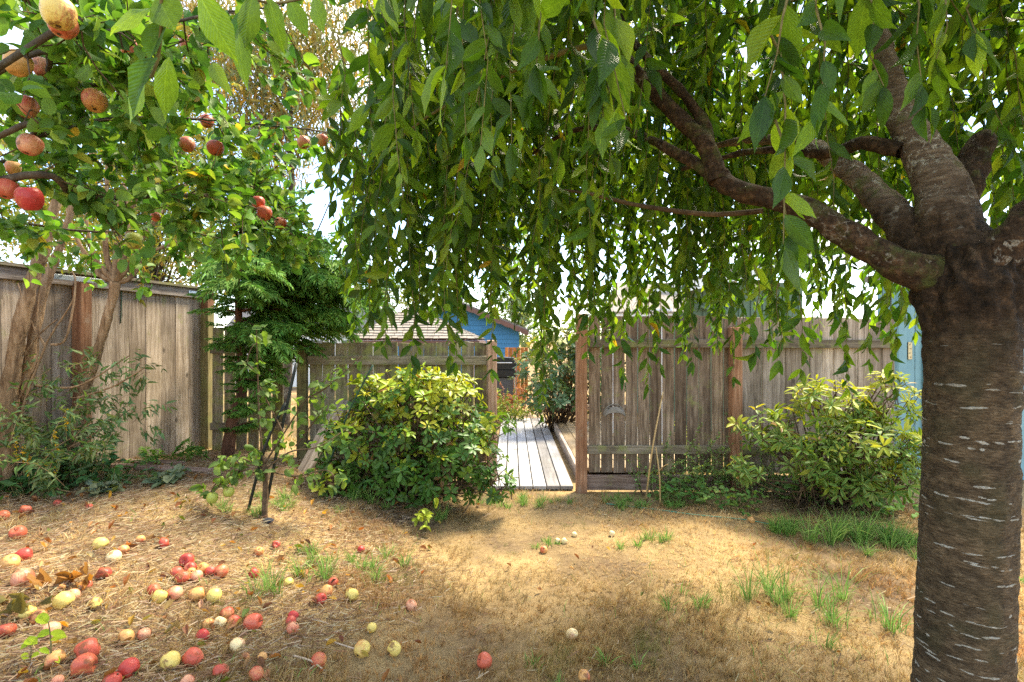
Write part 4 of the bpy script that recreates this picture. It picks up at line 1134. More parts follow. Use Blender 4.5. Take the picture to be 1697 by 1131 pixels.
def twig_out(L, tubes, p0, d0, ln, leaf_fn, n=5, r0=0.003, clump=4, sag=0.1):
    pts = [p0]; d = unit(d0)
    for k in range(n):
        d = unit(d + rv(0.22) + np.array([0, 0, -sag]))
        pts.append(pts[-1] + d * ln / n)
    pts = np.array(pts)
    tubes.add(pts, np.linspace(r0, 0.001, len(pts)), 4)
    for k in range(1, n + 1):
        for _ in range(random.randint(clump - 2, clump + 1)):
            leaf_fn(L, pts[k] + rv(0.012), unit(d + rv(0.8)))
    return pts
for p in ALIMB:
    m = len(p)
    for k in range(6, m):
        if p[k][0] < -3.2 or random.random() < .32: continue
        for _ in range(1 if random.random() < 0.85 else 2):
            t = unit(p[min(k + 1, m - 1)] - p[k - 1])
            d = unit(t * 0.5 + rv(0.8) + np.array([0, 0, 0.1]))
            e = twig_out(AL, atw, p[k], d, random.uniform(0.14, 0.36), apple_leaf, 5)
            if random.random() < 0.35:
                twig_out(AL, atw, e[3], d + rv(0.7), random.uniform(0.1, 0.24), apple_leaf, 4, 0.002)
atw.build('twigs', M_TWIG, ap, 'stuff')


# ------------------------------------------------------------------ apples
def apple_mat():
    m, nt = newmat('apple_skin')
    oi = N(nt, 'ShaderNodeObjectInfo')
    blush = N(nt, 'ShaderNodeAttribute', attribute_type='OBJECT', attribute_name='blush').outputs['Fac']
    rot = N(nt, 'ShaderNodeAttribute', attribute_type='OBJECT', attribute_name='rot').outputs['Fac']
    tc = N(nt, 'ShaderNodeTexCoord').outputs['Object']
    off = N(nt, 'ShaderNodeVectorMath', {0: tc, 1: N(nt, 'ShaderNodeCombineXYZ', {0: math_(nt, 'MULTIPLY', oi.outputs['Random'], 37.0), 1: 3.0, 2: math_(nt, 'MULTIPLY', oi.outputs['Random'], 11.0)}).outputs[0]}, operation='ADD').outputs[0]
    st = N(nt, 'ShaderNodeMapping', {'Vector': off, 'Scale': (9, 9, 0.9)}).outputs[0]
    streak = noise(nt, st, 2.2, 5.0, 0.65)
    blot = noise(nt, off, 0.9, 3.0, 0.5)
    sx = N(nt, 'ShaderNodeSeparateXYZ', {0: tc}).outputs[0]
    f = math_(nt, 'ADD', math_(nt, 'MULTIPLY', math_(nt, 'SUBTRACT', streak, 0.5), 1.5), math_(nt, 'MULTIPLY', math_(nt, 'SUBTRACT', blot, 0.5), 1.6))
    f = math_(nt, 'ADD', f, math_(nt, 'MULTIPLY', sx, 0.45))
    f = math_(nt, 'ADD', f, math_(nt, 'SUBTRACT', math_(nt, 'MULTIPLY', blush, 1.5), 0.25))
    fm_ = ramp(nt, f, [(0.15, (0, 0, 0)), (0.70, (1, 1, 1))])
    red = mix(nt, oi.outputs['Random'], (0.40, 0.030, 0.030, 1), (0.52, 0.110, 0.055, 1))
    c = mix(nt, fm_, oi.outputs['Color'], red)
    dots = ramp(nt, N(nt, 'ShaderNodeTexVoronoi', {'Vector': off, 'Scale': 7.0}).outputs[0], [(0.06, (1, 1, 1)), (0.12, (0, 0, 0))])
    c = mix(nt, math_(nt, 'MULTIPLY', dots, 0.35), c, (0.75, 0.6, 0.35, 1))
    rn = math_(nt, 'ADD', noise(nt, off, 1.6, 4.0, 0.6), math_(nt, 'MULTIPLY', rot, 0.35))
    rf_ = ramp(nt, rn, [(0.66, (0, 0, 0)), (0.73, (1, 1, 1))])
    c = mix(nt, math_(nt, 'MULTIPLY', rf_, 0.8), c, (0.17, 0.065, 0.022, 1))
    finish(nt, principled(nt, c, 0.42, 0.35, bump(nt, noise(nt, off, 5.0, 4.0), 0.15, 0.05)))
    return m
M_APPLE = apple_mat()
def apple_mesh(seed, dent=0.0, tall=1.08):
    r = np.random.default_rng(seed)
    nu, nv = 24, 18
    V = []
    ph = r.uniform(0, 6.28)
    bite = unit(np.array([r.normal(), r.normal(), r.normal() * 0.4]))
    for j in range(nv + 1):
        t = math.pi * j / nv
        for i_ in range(nu):
            u = 2 * math.pi * i_ / nu
            rad = math.sin(t) ** 0.86
            rad *= 1 + 0.07 * math.cos(t) + 0.035 * math.sin(5 * u + ph) * (1 - math.cos(t)) * 0.35 + 0.02 * math.sin(2 * u + ph)
            z = -math.cos(t) * tall * (-1)
            z = math.cos(t) * tall
            rr = math.sin(t)
            z -= 0.34 * math.exp(-(rr / 0.33) ** 2) * (1 if t < math.pi / 2 else 0)      # stem hollow
            z += 0.22 * math.exp(-(rr / 0.28) ** 2) * (0 if t < math.pi / 2 else 1)      # eye hollow
            q = np.array([rad * math.cos(u), rad * math.sin(u), z])
            if dent:
                k = q.dot(bite)
                if k > 0.62: q = q - bite * (k - 0.62) * dent + r.normal(size=3) * 0.012 * dent
                q = q * (1 + 0.05 * dent * math.sin(4 * q[2] + 3 * u + ph))
            V.append(q)
    F = []
    for j in range(nv):
        for i_ in range(nu):
            F.append((j * nu + i_, (j + 1) * nu + i_, (j + 1) * nu + (i_ + 1) % nu, j * nu + (i_ + 1) % nu))
    me = np_mesh('apple', np.array(V) * 0.5, np.array(F)); me.materials.append(M_APPLE)
    return me
AM = [apple_mesh(s, 0.0, t) for s, t in ((1, 1.0), (2, 1.08), (3, 1.15), (4, 1.05))] 
AMD = [apple_mesh(s, 0.9, 0.95) for s in (5, 6)] + [apple_mesh(s, 1.4, 0.8) for s in (7, 8)]
stem_me = MB().tube(catmull([(0, 0, .28), (.02, 0, .42), (.06, .02, .60)], [.03, .022, .035], 4)[0], 0.022, 6).mesh('stem', True)
stem_me.materials.append(M_TWIG)
eye_me = MB().lathe([(0.001, -0.40), (0.05, -0.425), (0.075, -0.46), (0.04, -0.45), (0.001, -0.43)], 7).mesh('calyx', True)
eye_me.materials.append(M_TWIG)
UNDER = {'y': (.66, .50, .13), 'c': (.74, .58, .30), 'o': (.64, .34, .11), 'p': (.66, .34, .19), 'r': (.62, .30, .12), 'g': (.36, .40, .07)}
BL = {'y': 0.06, 'c': 0.16, 'o': 0.34, 'p': 0.46, 'r': 0.72, 'g': 0.0}
def apple(center, dia, kind, label, dent, group, upright=False):
    me = random.choice(AMD if dent else AM)
    o = bpy.data.objects.new('apple', me); COL.objects.link(o)
    s = dia
    if upright:
        rot = Matrix.Rotation(random.uniform(0, 6.28), 4, 'Z') @ Matrix.Rotation(random.uniform(-.5, .5), 4, 'X')
    else:
        rot = Matrix.Rotation(random.uniform(0, 6.28), 4, 'Z') @ Matrix.Rotation(random.uniform(0.5, 2.6), 4, 'X')
    o.matrix_basis = Matrix.Translation(center) @ rot @ Matrix.Diagonal((s, s, s, 1))
    o.color = rgba(UNDER[kind[0]])
    o['blush'] = BL[kind[0]] + (0.25 if '+' in kind else 0.0) - (0.15 if '-' in kind else 0.0)
    o['rot'] = 0.42 if dent else random.choice([0.0, 0.12, 0.2, 0.28])
    tag(o, label, 'apple', group)
    for nm, m_ in (('stem', stem_me), ('calyx', eye_me)):
        c = bpy.data.objects.new(nm, m_); COL.objects.link(c); c.parent = o
    return o
# px, py, diameter in px, colour, dented?, label
FALLEN = [
 (4, 855, 21, 'r', 0, 'red apple cut by the left edge, highest on the bank'),
 (42, 846, 21, 'r', 1, 'brownish rotten apple under the ivy leaves at far left'),
 (30, 883, 26, 'r', 0, 'red apple alone on straw, above the red and peach pair at left'),
 (95, 834, 13, 'r+', 0, 'small dark red apple half hidden in the weeds'),
 (148, 841, 10, 'r+', 0, 'tiny dark red apple right of the weeds on the bank'),
 (39, 920, 26, 'r+', 0, 'bright crimson apple touching a peach apple at the left edge'),
 (17, 932, 28, 'o-', 0, 'peach apple touching a crimson apple at the left edge'),
 (37, 957, 33, 'p', 0, 'large pink apple with yellow base below the crimson and peach pair'),
 (166, 901, 24, 'y', 0, 'yellow apple lying beside a green weed leaf'),
 (204, 912, 20, 'o', 1, 'small orange apple just right of two yellow ones'),
 (188, 923, 24, 'c-', 0, 'pale cream apple below the yellow one by the weed leaf'),
 (233, 894, 16, 'o', 0, 'small orange apple left of the split red one, high on the bank'),
 (172, 949, 26, 'r', 1, 'mashed red and yellow apple among brown leaves'),
 (143, 970, 19, 'p', 0, 'small pink and cream apple right of the curled brown leaves'),
 (101, 976, 15, 'o', 1, 'orange apple hidden under curled brown leaves'),
 (121, 986, 23, 'p-', 0, 'blush cream apple behind a long pale yellow one'),
 (105, 995, 31, 'y', 0, 'long pale yellow apple left of the eaten yellow rind'),
 (157, 1001, 22, 'y', 1, 'bright yellow eaten rind of an apple'),
 (46, 1016, 26, 'y', 1, 'half-eaten yellow apple above the lime green seedling'),
 (62, 1022, 25, 'o+', 1, 'squashed orange apple touching the half-eaten yellow one'),
 (10, 1044, 28, 'r', 1, 'red apple slice under dark leaves at the left edge'),
 (84, 1044, 27, 'p-', 0, 'pink and cream apple directly behind the lime seedling leaves'),
 (209, 1056, 26, 'o-', 0, 'golden orange apple left of a pink one in the straw'),
 (145, 1077, 41, 'r', 1, 'large bruised pink-red apple above a squashed orange one'),
 (139, 1103, 42, 'o+', 1, 'large squashed orange apple below the bruised red one'),
 (90, 1093, 33, 'o', 1, 'orange apple behind the stem of the lime seedling'),
 (214, 1107, 34, 'r+', 0, 'shiny bright red apple near the bottom, right of the squashed one'),
 (186, 1129, 30, 'r+', 0, 'bright red apple cut by the bottom edge'),
 (95, 1131, 22, 'p', 0, 'pink apple cut by the bottom edge below the seedling'),
 (238, 1051, 21, 'p', 0, 'small pink apple right of a golden orange one'),
 (272, 900, 21, 'r', 1, 'split red apple alone above the cluster'),
 (310, 928, 25, 'r+', 0, 'deep red apple at the top of the big cluster'),
 (316, 941, 20, 'p', 0, 'peach-pink apple just below the deep red one in the cluster'),
 (293, 949, 22, 'r-', 0, 'red apple at the left end of the big cluster'),
 (302, 956, 23, 'r-', 0, 'red apple with a yellow cheek at the bottom of the cluster'),
 (317, 948, 16, 'o', 0, 'small orange apple in the middle of the cluster'),
 (326, 954, 20, 'p-', 0, 'pale pink apple at the bottom right of the cluster'),
 (337, 942, 20, 'y+', 0, 'yellow apple with red streaks in the cluster'),
 (349, 947, 18, 'p', 0, 'pink-red apple between the yellow-streaked and the round red ones'),
 (366, 947, 24, 'r-', 0, 'round red apple at the right end of the big cluster'),
 (429, 914, 17, 'o', 0, 'small orange apple beside a grey-green weed'),
 (457, 903, 16, 'r', 1, 'small dented red apple above the tall green grass'),
 (421, 950, 20, 'p+', 0, 'pink-red apple alone right of the cluster, at the grass edge'),
 (255, 978, 20, 'r', 0, 'red apple tucked behind a yellow one'),
 (264, 988, 24, 'y', 0, 'lemon yellow apple in front of a red one'),
 (289, 983, 25, 'p', 0, 'red and cream apple touching the lemon yellow one'),
 (326, 984, 25, 'o', 0, 'orange apple between the red-cream one and a yellow one'),
 (355, 987, 25, 'y', 0, 'round yellow apple with its eye showing, below the cluster'),
 (376, 1017, 23, 'r-', 0, 'red and cream apple at the top of the lower group of four'),
 (387, 1030, 22, 'o+', 0, 'orange-red apple at the right of the lower group of four'),
 (345, 1034, 20, 'o', 0, 'orange apple at the left of the lower group of four'),
 (364, 1033, 22, 'c-', 0, 'cream apple inside the lower group of four'),
 (335, 1054, 24, 'r', 0, 'red apple just below the lower group of four'),
 (419, 1031, 31, 'p+', 0, 'large pink pear-shaped apple beside long grass blades'),
 (393, 1068, 25, 'c', 0, 'yellow apple with orange base below the large pink one'),
 (282, 1096, 33, 'y-', 0, 'big pale yellow apple near the bottom beside a pink one'),
 (320, 1089, 32, 'p+', 0, 'upright pink apple with its eye on top, beside a pale yellow one'),
 (406, 1091, 18, 'o-', 1, 'mashed orange apple sunk in dry grass'),
 (434, 1090, 19, 'o-', 1, 'small amber apple with a hole, right of a mashed one'),
 (365, 1113, 28, 'p+', 1, 'pink-red broken apple with white flesh near the bottom'),
 (425, 1117, 25, 'r-', 0, 'red apple sunk in straw at the bottom, below the amber one'),
 (310, 1130, 23, 'p', 0, 'pink apple cut by the bottom edge below the upright one'),
 (478, 966, 17, 'y-', 0, 'pale yellow apple in the green grass'),
 (552, 965, 18, 'r+', 0, 'small bright red apple at the top of a trio'),
 (541, 980, 22, 'o', 0, 'orange apple in the middle of a trio'),
 (531, 992, 20, 'r', 0, 'dark red apple at the bottom of a trio'),
 (583, 985, 25, 'y', 1, 'lopsided yellow apple right of the trio'),
 (682, 1003, 20, 'p-', 0, 'lone peach apple on bright straw right of the yellow one'),
 (486, 1021, 18, 'r', 0, 'red apple behind two pinkish ones and a grass blade'),
 (482, 1030, 18, 'p+', 0, 'pink-red apple between a red and a peach one'),
 (485, 1041, 22, 'p', 0, 'peach apple in front of two redder ones'),
 (616, 1040, 17, 'y', 0, 'small yellow apple alone in tawny grass'),
 (528, 1094, 28, 'o+', 0, 'glowing orange-red apple showing its eye, near a dry twig'),
 (600, 1075, 29, 'y+', 0, 'yellow and red apple at the tip of a dry twig'),
 (653, 1075, 26, 'y+', 1, 'red and amber apple with a dark hole'),
 (598, 911, 14, 'r', 0, 'small red apple by the thin green weeds'),
 (803, 1095, 28, 'r', 0, 'lone red apple near the bottom centre'),
 (948, 1051, 21, 'c', 0, 'lone yellow-peach apple right of the red one'),
 (968, 1120, 22, 'o-', 0, 'orange apple cut by the bottom edge, right of centre'),
 (901, 911, 14, 'o', 0, 'small orange apple in a green tuft mid-lawn'),
 (924, 897, 9, 'c-', 0, 'tiny pale apple, left one of two behind the orange one'),
 (935, 897, 11, 'c-', 0, 'pale cream apple, right one of two behind the orange one'),
 (952, 887, 8, 'c-', 0, 'tiny white-looking apple on the lawn near the path end'),
 (1014, 885, 11, 'c-', 0, 'pale apple below the fence post, alone on the lawn'),
 (1245, 862, 12, 'o-', 0, 'small peach apple at the edge of the shrub bed'),
]
FALL_POS = []
for (px, py, dp, kd, dent, lab) in FALLEN:
    g = G(px, py + dp * 0.38)
    dia = min(0.098, max(0.042, dp / FPX * g.y * 0.90))
    apple(Vector((g.x, g.y, g.z + dia * 0.34)), dia, kd, lab, dent, 'fallen apples on the ground')
    FALL_POS.append((g.x, g.y, dia))
HANG = [
 (97, 22, 52, 1.30, 'y+', 'big yellow-pink apple hanging at the top left corner'), (104, 42, 44, 1.36, 'p', 'pink apple tucked behind the big one in the corner'),
 (212, 77, 27, 2.2, 'r-', 'red apple hanging under a long pale leaf'), (313, 75, 29, 2.1, 'r-', 'red apple hanging behind the large close leaves'),
 (30, 106, 40, 1.6, 'o-', 'orange-yellow apple hanging by a thin vertical twig'), (70, 113, 30, 1.75, 'p', 'pink apple right of the orange-yellow hanging one'),
 (45, 178, 34, 1.75, 'p', 'pale pink apple hanging left of the thin twig, third from the top'), (157, 168, 38, 1.7, 'o', 'long orange apple hanging in the middle of the leaves'),
 (50, 241, 36, 1.75, 'p', 'peach-pink apple hanging above the thick branch'), (22, 279, 22, 2.1, 'o', 'dim orange apple hanging above the pair of red ones'),
 (343, 202, 22, 2.5, 'r-', 'red apple hanging on the long thin branch'), (310, 240, 25, 2.4, 'p', 'pink apple hanging left of a round red one'),
 (357, 246, 27, 2.4, 'r', 'round red apple hanging right of a pink one'), (12, 314, 34, 1.75, 'r', 'red apple hanging at the left edge below the branch'),
 (49, 330, 39, 1.72, 'r', 'large red apple hanging below the thick branch'), (428, 336, 22, 2.5, 'r-', 'upper apple of the red pair at the branch tip'),
 (438, 354, 25, 2.48, 'r-', 'lower apple of the red pair at the branch tip'), (465, 371, 20, 2.6, 'r-', 'small red apple right of the pair at the branch tip'),
 (222, 400, 28, 2.3, 'g', 'yellow-green apple hanging above the fence'), (258, 360, 15, 2.5, 'r-', 'small red apple half hidden by leaves below the branch'),
 (503, 237, 22, 2.9, 'o', 'orange apple hanging against the blue sky'), (534, 233, 20, 2.9, 'o', 'small orange apple behind leaves against the sky'),
 (569, 248, 25, 2.8, 'o+', 'orange-red apple touching the cherry leaves'),
]
for (px, py, dp, d, kd, lab) in HANG:
    apple(P(px, py, d), dp / FPX * d * .95, kd, lab, 0, 'apples hanging on the tree', True)

# leaves that would stand between the lens and a hanging apple are pushed out
def clear_view(L, frac=1.0):
    p, a, n_, l, w_, c = L.arrays()
    ctr = p + unit(a) * l[:, None] * .5
    px, py, _ = on_screen(ctr, l.copy())
    ok = np.ones(len(p), bool)
    for (hx_, hy_, dp, d, *_r) in HANG:
        ok &= ~((np.hypot(px - hx_, py - hy_) < dp * .5 * frac + 9) & (p[:, 1] < d + .03) & (p[:, 1] > .2) & (rng.random(len(p)) < .9))
    L.p, L.a, L.n, L.l, L.w, L.c = [list(q[ok]) for q in (p, a, n_, l, w_, c)]
clear_view(AL)
foliage(AL, M_LEAFA, ap, T_APPLE, T_APPLE, 300)

# ------------------------------------------------------------------ young apple sapling with stakes
SB = G(440, 858)
DS = SB.y
sp = thing('apple_sapling', SB, 'spindly apple sapling tied between dark stakes', 'sapling')
def LP(wp, d):
    return [tuple(P(a, b, d + (c[0] if c else 0))) for a, b, *c in wp]
limb(sp, LP([(438, 862), (440, 800), (438, 770)], DS), [.022, .019, .017], M_TWIG, 8, 8, .003, 'trunk', 30, True)
SL = Leaves(); stw = Tubes()
SAPL = [LP([(438, 775), (430, 700), (427, 620), (425, 545, -.1)], DS), LP([(438, 770), (470, 720), (510, 660), (560, 610, .1)], DS), LP([(438, 780), (480, 750), (530, 740), (590, 700, .2)], DS),
        LP([(438, 790), (405, 780), (380, 790), (355, 815, -.1)], DS), LP([(440, 780), (490, 790), (540, 780), (560, 800, -.2)], DS), LP([(470, 720), (440, 660), (430, 640)], DS), LP([(440, 780), (400, 760), (370, 765, .1)], DS),
        LP([(510, 660), (545, 640), (600, 590, .1)], DS), LP([(427, 620), (410, 600), (420, 570)], DS), LP([(490, 740), (520, 700), (535, 680)], DS), LP([(405, 780), (360, 800), (345, 830)], DS)]
for wp in SAPL:
    p, r = catmull(wp, np.linspace(.007, .003, len(wp)), 6)
    stw.add(p, r, 5)
    for k in range(3, len(p)):
        if random.random() < .75:
            twig_out(SL, stw, p[k], rv(1) + np.array([0, 0, .2]), random.uniform(.03, .12), lambda L, q, o_: apple_leaf(L, q, o_, (0.105, 0.175, 0.035) if random.random() < .7 else (0.16, 0.25, 0.05), (.05, .085), (.5, .65)), 2, .0018, 2)
stw.build('twigs', M_TWIG, sp, 'stuff')
foliage(SL, M_LEAFA, sp, T_APPLE, T_APPLE, 200)
apple(P(352, 826, DS - .1), 0.075, 'g', 'green apple hanging low on the sapling, left one', 0, 'green apples on the sapling', True)
apple(P(379, 816, DS - .05), 0.075, 'g+', 'green apple with orange flush on the sapling, right one', 0, 'green apples on the sapling', True)
def stake(pts, r, mat, label, nm='plant_stake'):
    p, rr = catmull(pts, [r] * len(pts), 4)
    o = MB().tube(p, rr, 8).build(nm, mat, None, True)
    return tag(o, label, 'stake')
stake([P(491, 603, DS + .1), P(466, 715, DS + .05), G(436, 852) - Vector((0, 0, .05))], .011, M_DKSTAKE, 'taller dark stake leaning over the sapling')
stake([P(473, 668, DS + .05), P(440, 740, DS), G(408, 848) - Vector((0, 0, .05))], .011, M_DKSTAKE, 'shorter dark stake crossing the sapling')
stake([P(618, 606, 4.5), P(575, 690, 4.5), P(535, 800, 4.45), P(520, 838, 4.4)], .007, M_GREENST, 'thin green stake leaning beside the big rhododendron')
lp = MB().box((0, 0, 0), (0.14, 0.028, 1.12), bev=0.003, jit=0.003)
pa, pb = P(565, 668, 5.3), P(483, 822, 4.55)
z_ = (pa - pb).normalized(); x_ = Vector((0.8, -0.25, 0)).cross(z_).cross(z_).normalized(); y_ = z_.cross(x_)
Mx = Matrix(((x_.x, y_.x, z_.x, 0), (x_.y, y_.y, z_.y, 0), (x_.z, y_.z, z_.z, 0), (0, 0, 0, 1)))
tag(lp.build('old_board', M_WGREY, None, mw=Matrix.Translation((pa + pb) / 2) @ Mx), 'old grey board leaning against the low fence', 'board')
for (xa, ya, xb, yb, lab) in ((165, 774, 350, 786, 'long weathered board lying on the bank at the foot of the fence'), (150, 768, 300, 772, 'shorter weathered board lying behind the long one')):
    a, b_ = G(xa, ya), G(xb, yb)
    dd = b_ - a
    tag(MB().box((0, 0, 0), (dd.length, 0.10, 0.03), bev=0.003, jit=0.004).build('old_board', M_GROUNDB, None, mw=Matrix.Translation((a + b_) / 2 + Vector((0, 0, 0.02))) @ dd.to_track_quat('X', 'Z').to_matrix().to_4x4()), lab, 'board', 'boards lying on the bank')

# ------------------------------------------------------------------ conifer
KD = 5.3
KB = Vector((P(376, 0, KD).x, KD, hz(P(376, 0, KD).x, KD)))
kf = thing('conifer_tree', KB, 'young green conifer with feathery drooping sprays at the fence corner', 'tree')
_, kp = limb(kf, [(KB.x, KB.y, KB.z - .05), P(385, 700, KD), P(403, 640, KD), P(398, 560, KD), P(392, 440, KD), P(388, 330, KD), P(385, 250, KD)], [.065, .055, .046, .038, .030, .022, .008], M_KBARK, 8, 12, .006, 'trunk', 40, True)
KL = Leaves(); ktw = Tubes()
def spray(p0, d0, ln, dark=1.0):
    """a flat frond: a rib with alternate branchlets of scale leaves"""
    d = unit(d0); nrm_ = unit(np.array([0, 0, 1.0]) + rv(0.25)); sd = unit(np.cross(d, nrm_))
    nb_ = max(4, int(ln / 0.018))
    pos = np.array(p0, float)
    for k in range(nb_):
        t = k / nb_
        d = unit(d + np.array([0, 0, -0.035])); pos = pos + d * ln / nb_
        bl = ln * 0.42 * (1 - t) ** 0.8 * min(1, 0.4 + t * 3) + 0.018
        for s in (-1, 1):
            bd = unit(d * 0.8 + sd * s * 0.75 + rv(0.12) + np.array([0, 0, -0.1]))
            c = (0.085, 0.205, 0.030) if random.random() < .4 else (0.165, 0.320, 0.050)
            c = jitc([v * dark for v in c], 0.2)
            m = max(1, int(bl / 0.05))
            for j in range(m):
                q = pos + bd * bl * j / m
                KL.add(q, bd + rv(0.1), nrm_ + rv(0.3), bl / m * 1.3, 0.013, c)
                if m > 1:
                    for s2 in (-1, 1):
                        KL.add(q, unit(bd + s2 * np.cross(bd, nrm_) * 0.8 + rv(.1)), nrm_ + rv(0.3), 0.036, 0.010, c)
for k in range(235):
    t = random.uniform(0.12, 0.97) if k < 150 else random.uniform(.34, .95)
    i_ = int(t * (len(kp) - 1)); p0 = kp[i_]
    a_ = random.uniform(0, 6.28) if k < 150 else random.gauss(0, .6)
    hgt = p0[2]
    reach = np.interp(hgt, [0.3, 0.9, 1.5, 1.9, 2.3, 2.8, 3.5], [.34, .50, .75, 1.0, .95, .75, .3]) * random.uniform(.4, 1.15)
    if hgt < 1.2 and random.random() < .35: continue
    d = np.array([math.cos(a_), math.sin(a_) * 0.6, 0.25])
    reach *= (1.2 if 1.5 < hgt < 2.4 else .8) if d[0] > 0 else .36
    if hgt < 1.35: reach *= .75
    pts = [p0]
    n_ = 7
    dd = unit(d)
    for j in range(n_):
        dd = unit(dd + np.array([0, 0, -0.06]) + rv(.09)); pts.append(pts[-1] + dd * reach / n_)
    pts = np.array(pts)
    ktw.add(pts, np.linspace(.010, .002, len(pts)), 5)
    for j in range(1, n_ + 1):
        for s in (-1, 1):
            sdv = unit(np.cross(dd, [0, 0, 1]))
            spray(pts[j], unit(dd * .8 + s * sdv * .7 + rv(.15)), reach * random.uniform(.22, .38))
    spray(pts[-1], dd, reach * .35)
ktw.build('branches', M_KBARK, kf, 'stuff')
foliage(KL, M_NEEDLE, kf, T_SIMPLE)
# the low fringe of sprays at its foot
lowf = thing('conifer_seedling', G(330, 770), 'low spreading conifer sprays on the bank below the fence', 'plant')
KL = Leaves()
for px in range(225, 350, 9):
    g = G(px, 765 + random.uniform(-6, 8))
    spray(np.array(g) + np.array([0, 0, .02]), np.array([random.gauss(0, .7), random.gauss(-.3, .6), .55]), random.uniform(.12, .26))
foliage(KL, M_NEEDLE, lowf, T_SIMPLE, name='foliage')

# ------------------------------------------------------------------ rhododendrons
def rhodo(root, blobs, nwhorl, col_top, col_low, mat, lrange, wr, T, seed, nparts=300, stems=True, base=None, yspread=.55):
    rr_ = random.Random(seed)
    L = Leaves(); tb = Tubes()
    tot = sum(b[3] * b[4] for b in blobs)
    zmin = min(b[2] - b[5] for b in blobs); zmax = max(b[2] + b[5] for b in blobs)
    for b in blobs:
        cx_, cy__, cz, rx, ry, rz = b
        for _ in range(int(nwhorl * b[3] * b[4] / tot)):
            v = np.array([rr_.gauss(0, 1), rr_.gauss(-.35, 1), rr_.gauss(.25, 1)]); v /= np.linalg.norm(v)
            k = rr_.uniform(.62, 1.0) if rr_.random() < .35 else rr_.uniform(.85, 1.08)
            if rr_.random() < .09: k *= rr_.uniform(1.08, 1.24)
            p = np.array([cx_ + v[0] * rx * k, cy__ + v[1] * ry * k, cz + v[2] * rz * k])
            if p[2] < hz(p[0], p[1]) + .04: continue
            d = unit(v * .7 + np.array([0, 0, .55]) + np.array([rr_.gauss(0, .3) for _ in range(3)]))
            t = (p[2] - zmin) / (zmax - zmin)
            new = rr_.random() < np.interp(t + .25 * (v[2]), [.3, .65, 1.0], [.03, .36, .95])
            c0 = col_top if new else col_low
            n_ = rr_.randint(4, 9)
            ls_k = rr_.uniform(.7, 1.15)
            a0 = rr_.uniform(0, 6.28)
            e1 = unit(np.cross(d, [0.3, 0.2, 1])); e2 = np.cross(d, e1)
            cw = jitc(c0, .22, rr_)
            for j in range(n_):
                a_ = a0 + 6.283 * j / n_ + rr_.gauss(0, .2)
                out = e1 * math.cos(a_) + e2 * math.sin(a_)
                up = rr_.uniform(-.1, .75)
                ax_ = unit(out + d * up)
                l = rr_.uniform(*lrange) * ls_k
                if rr_.random() < .003: cw = (.20, .11, .035)
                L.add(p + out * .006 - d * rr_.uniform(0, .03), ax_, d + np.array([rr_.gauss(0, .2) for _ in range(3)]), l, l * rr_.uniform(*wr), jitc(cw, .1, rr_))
            if stems:
                b0 = np.array(base) + np.array([rr_.gauss(0, .12), rr_.gauss(0, .1), 0])
                b0[2] = hz(b0[0], b0[1])
                if rr_.random() < .22:
                    mid = (b0 + p) / 2 + np.array([rr_.gauss(0, .06), rr_.gauss(0, .06), rr_.uniform(-.05, .1)])
                    q, r_ = catmull([b0, mid, p], [.011, .007, .003], 5)
                    tb.add(q, r_, 5)
                else:
                    q, r_ = catmull([p - d * .16 - np.array([0, 0, .04]) - v * .05, p - d * .07, p], [.004, .0035, .003], 3)
                    tb.add(q, r_, 4)
    if stems: tb.build('stems', M_TWIG, root, 'stuff')
    return foliage(L, mat, root, T, T, nparts, name='foliage', variants=10)
def B(px, py, d, rx, ry, rz):
    q = P(px, py, d); return (q.x, q.y, q.z, rx * d / FPX, ry, rz * d / FPX)
RB = G(690, 822)
rc = thing('rhododendron_bush', RB, 'big rounded rhododendron with yellow-green tips left of the boardwalk', 'bush')
rhodo(rc, [B(690, 715, 4.75, 115, .5, 95), B(610, 745, 4.7, 78, .42, 80), B(770, 755, 4.6, 68, .4, 72), B(655, 660, 4.8, 65, .36, 48), B(745, 668, 4.8, 55, .34, 50), B(690, 790, 4.55, 125, .3, 42), B(565, 720, 4.7, 30, .2, 26), B(820, 700, 4.6, 26, .16, 24), B(825, 800, 4.4, 28, .2, 28), B(700, 628, 4.8, 30, .2, 22), B(620, 655, 4.8, 24, .2, 20), B(560, 800, 4.5, 36, .25, 30)], 800,
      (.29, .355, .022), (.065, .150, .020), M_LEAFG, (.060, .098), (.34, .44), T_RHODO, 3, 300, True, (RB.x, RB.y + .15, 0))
R2 = G(1400, 842)
r2 = thing('rhododendron_bush', R2, 'variegated yellow-edged rhododendron in front of the right fence beside the trunk', 'bush')
rhodo(r2, [B(1370, 665, 4.5, 62, .26, 36), B(1262, 712, 4.55, 42, .24, 36), B(1440, 735, 4.3, 95, .34, 40), B(1340, 755, 4.35, 60, .28, 34), B(1480, 660, 4.4, 42, .22, 40), B(1470, 790, 4.15, 70, .26, 40), B(1240, 775, 4.45, 30, .15, 18), B(1405, 800, 4.2, 60, .2, 22), B(1300, 690, 4.6, 24, .15, 20), B(1420, 690, 4.5, 50, .2, 25)], 400,
      (.27, .33, .03), (.095, .19, .03), M_LEAFV, (.070, .115), (.24, .32), T_RHODO, 8, 300, True, (R2.x, R2.y + .2, 0))
tb = Tubes()
for _ in range(46):
    a = np.array(G(random.uniform(1330, 1470), random.uniform(838, 850)))
    q = [a + np.array([0, .1, random.uniform(0, .2)])]
    d = unit(np.array([random.gauss(0, 1), -.2, .5]))
    for _k in range(7):
        d = unit(d + rv(.5)); q.append(q[-1] + d * .06)
    q = np.array(q); q[:, 2] = np.maximum(q[:, 2], .01)
    tb.add(q, np.linspace(.006, .0025, len(q)), 5)
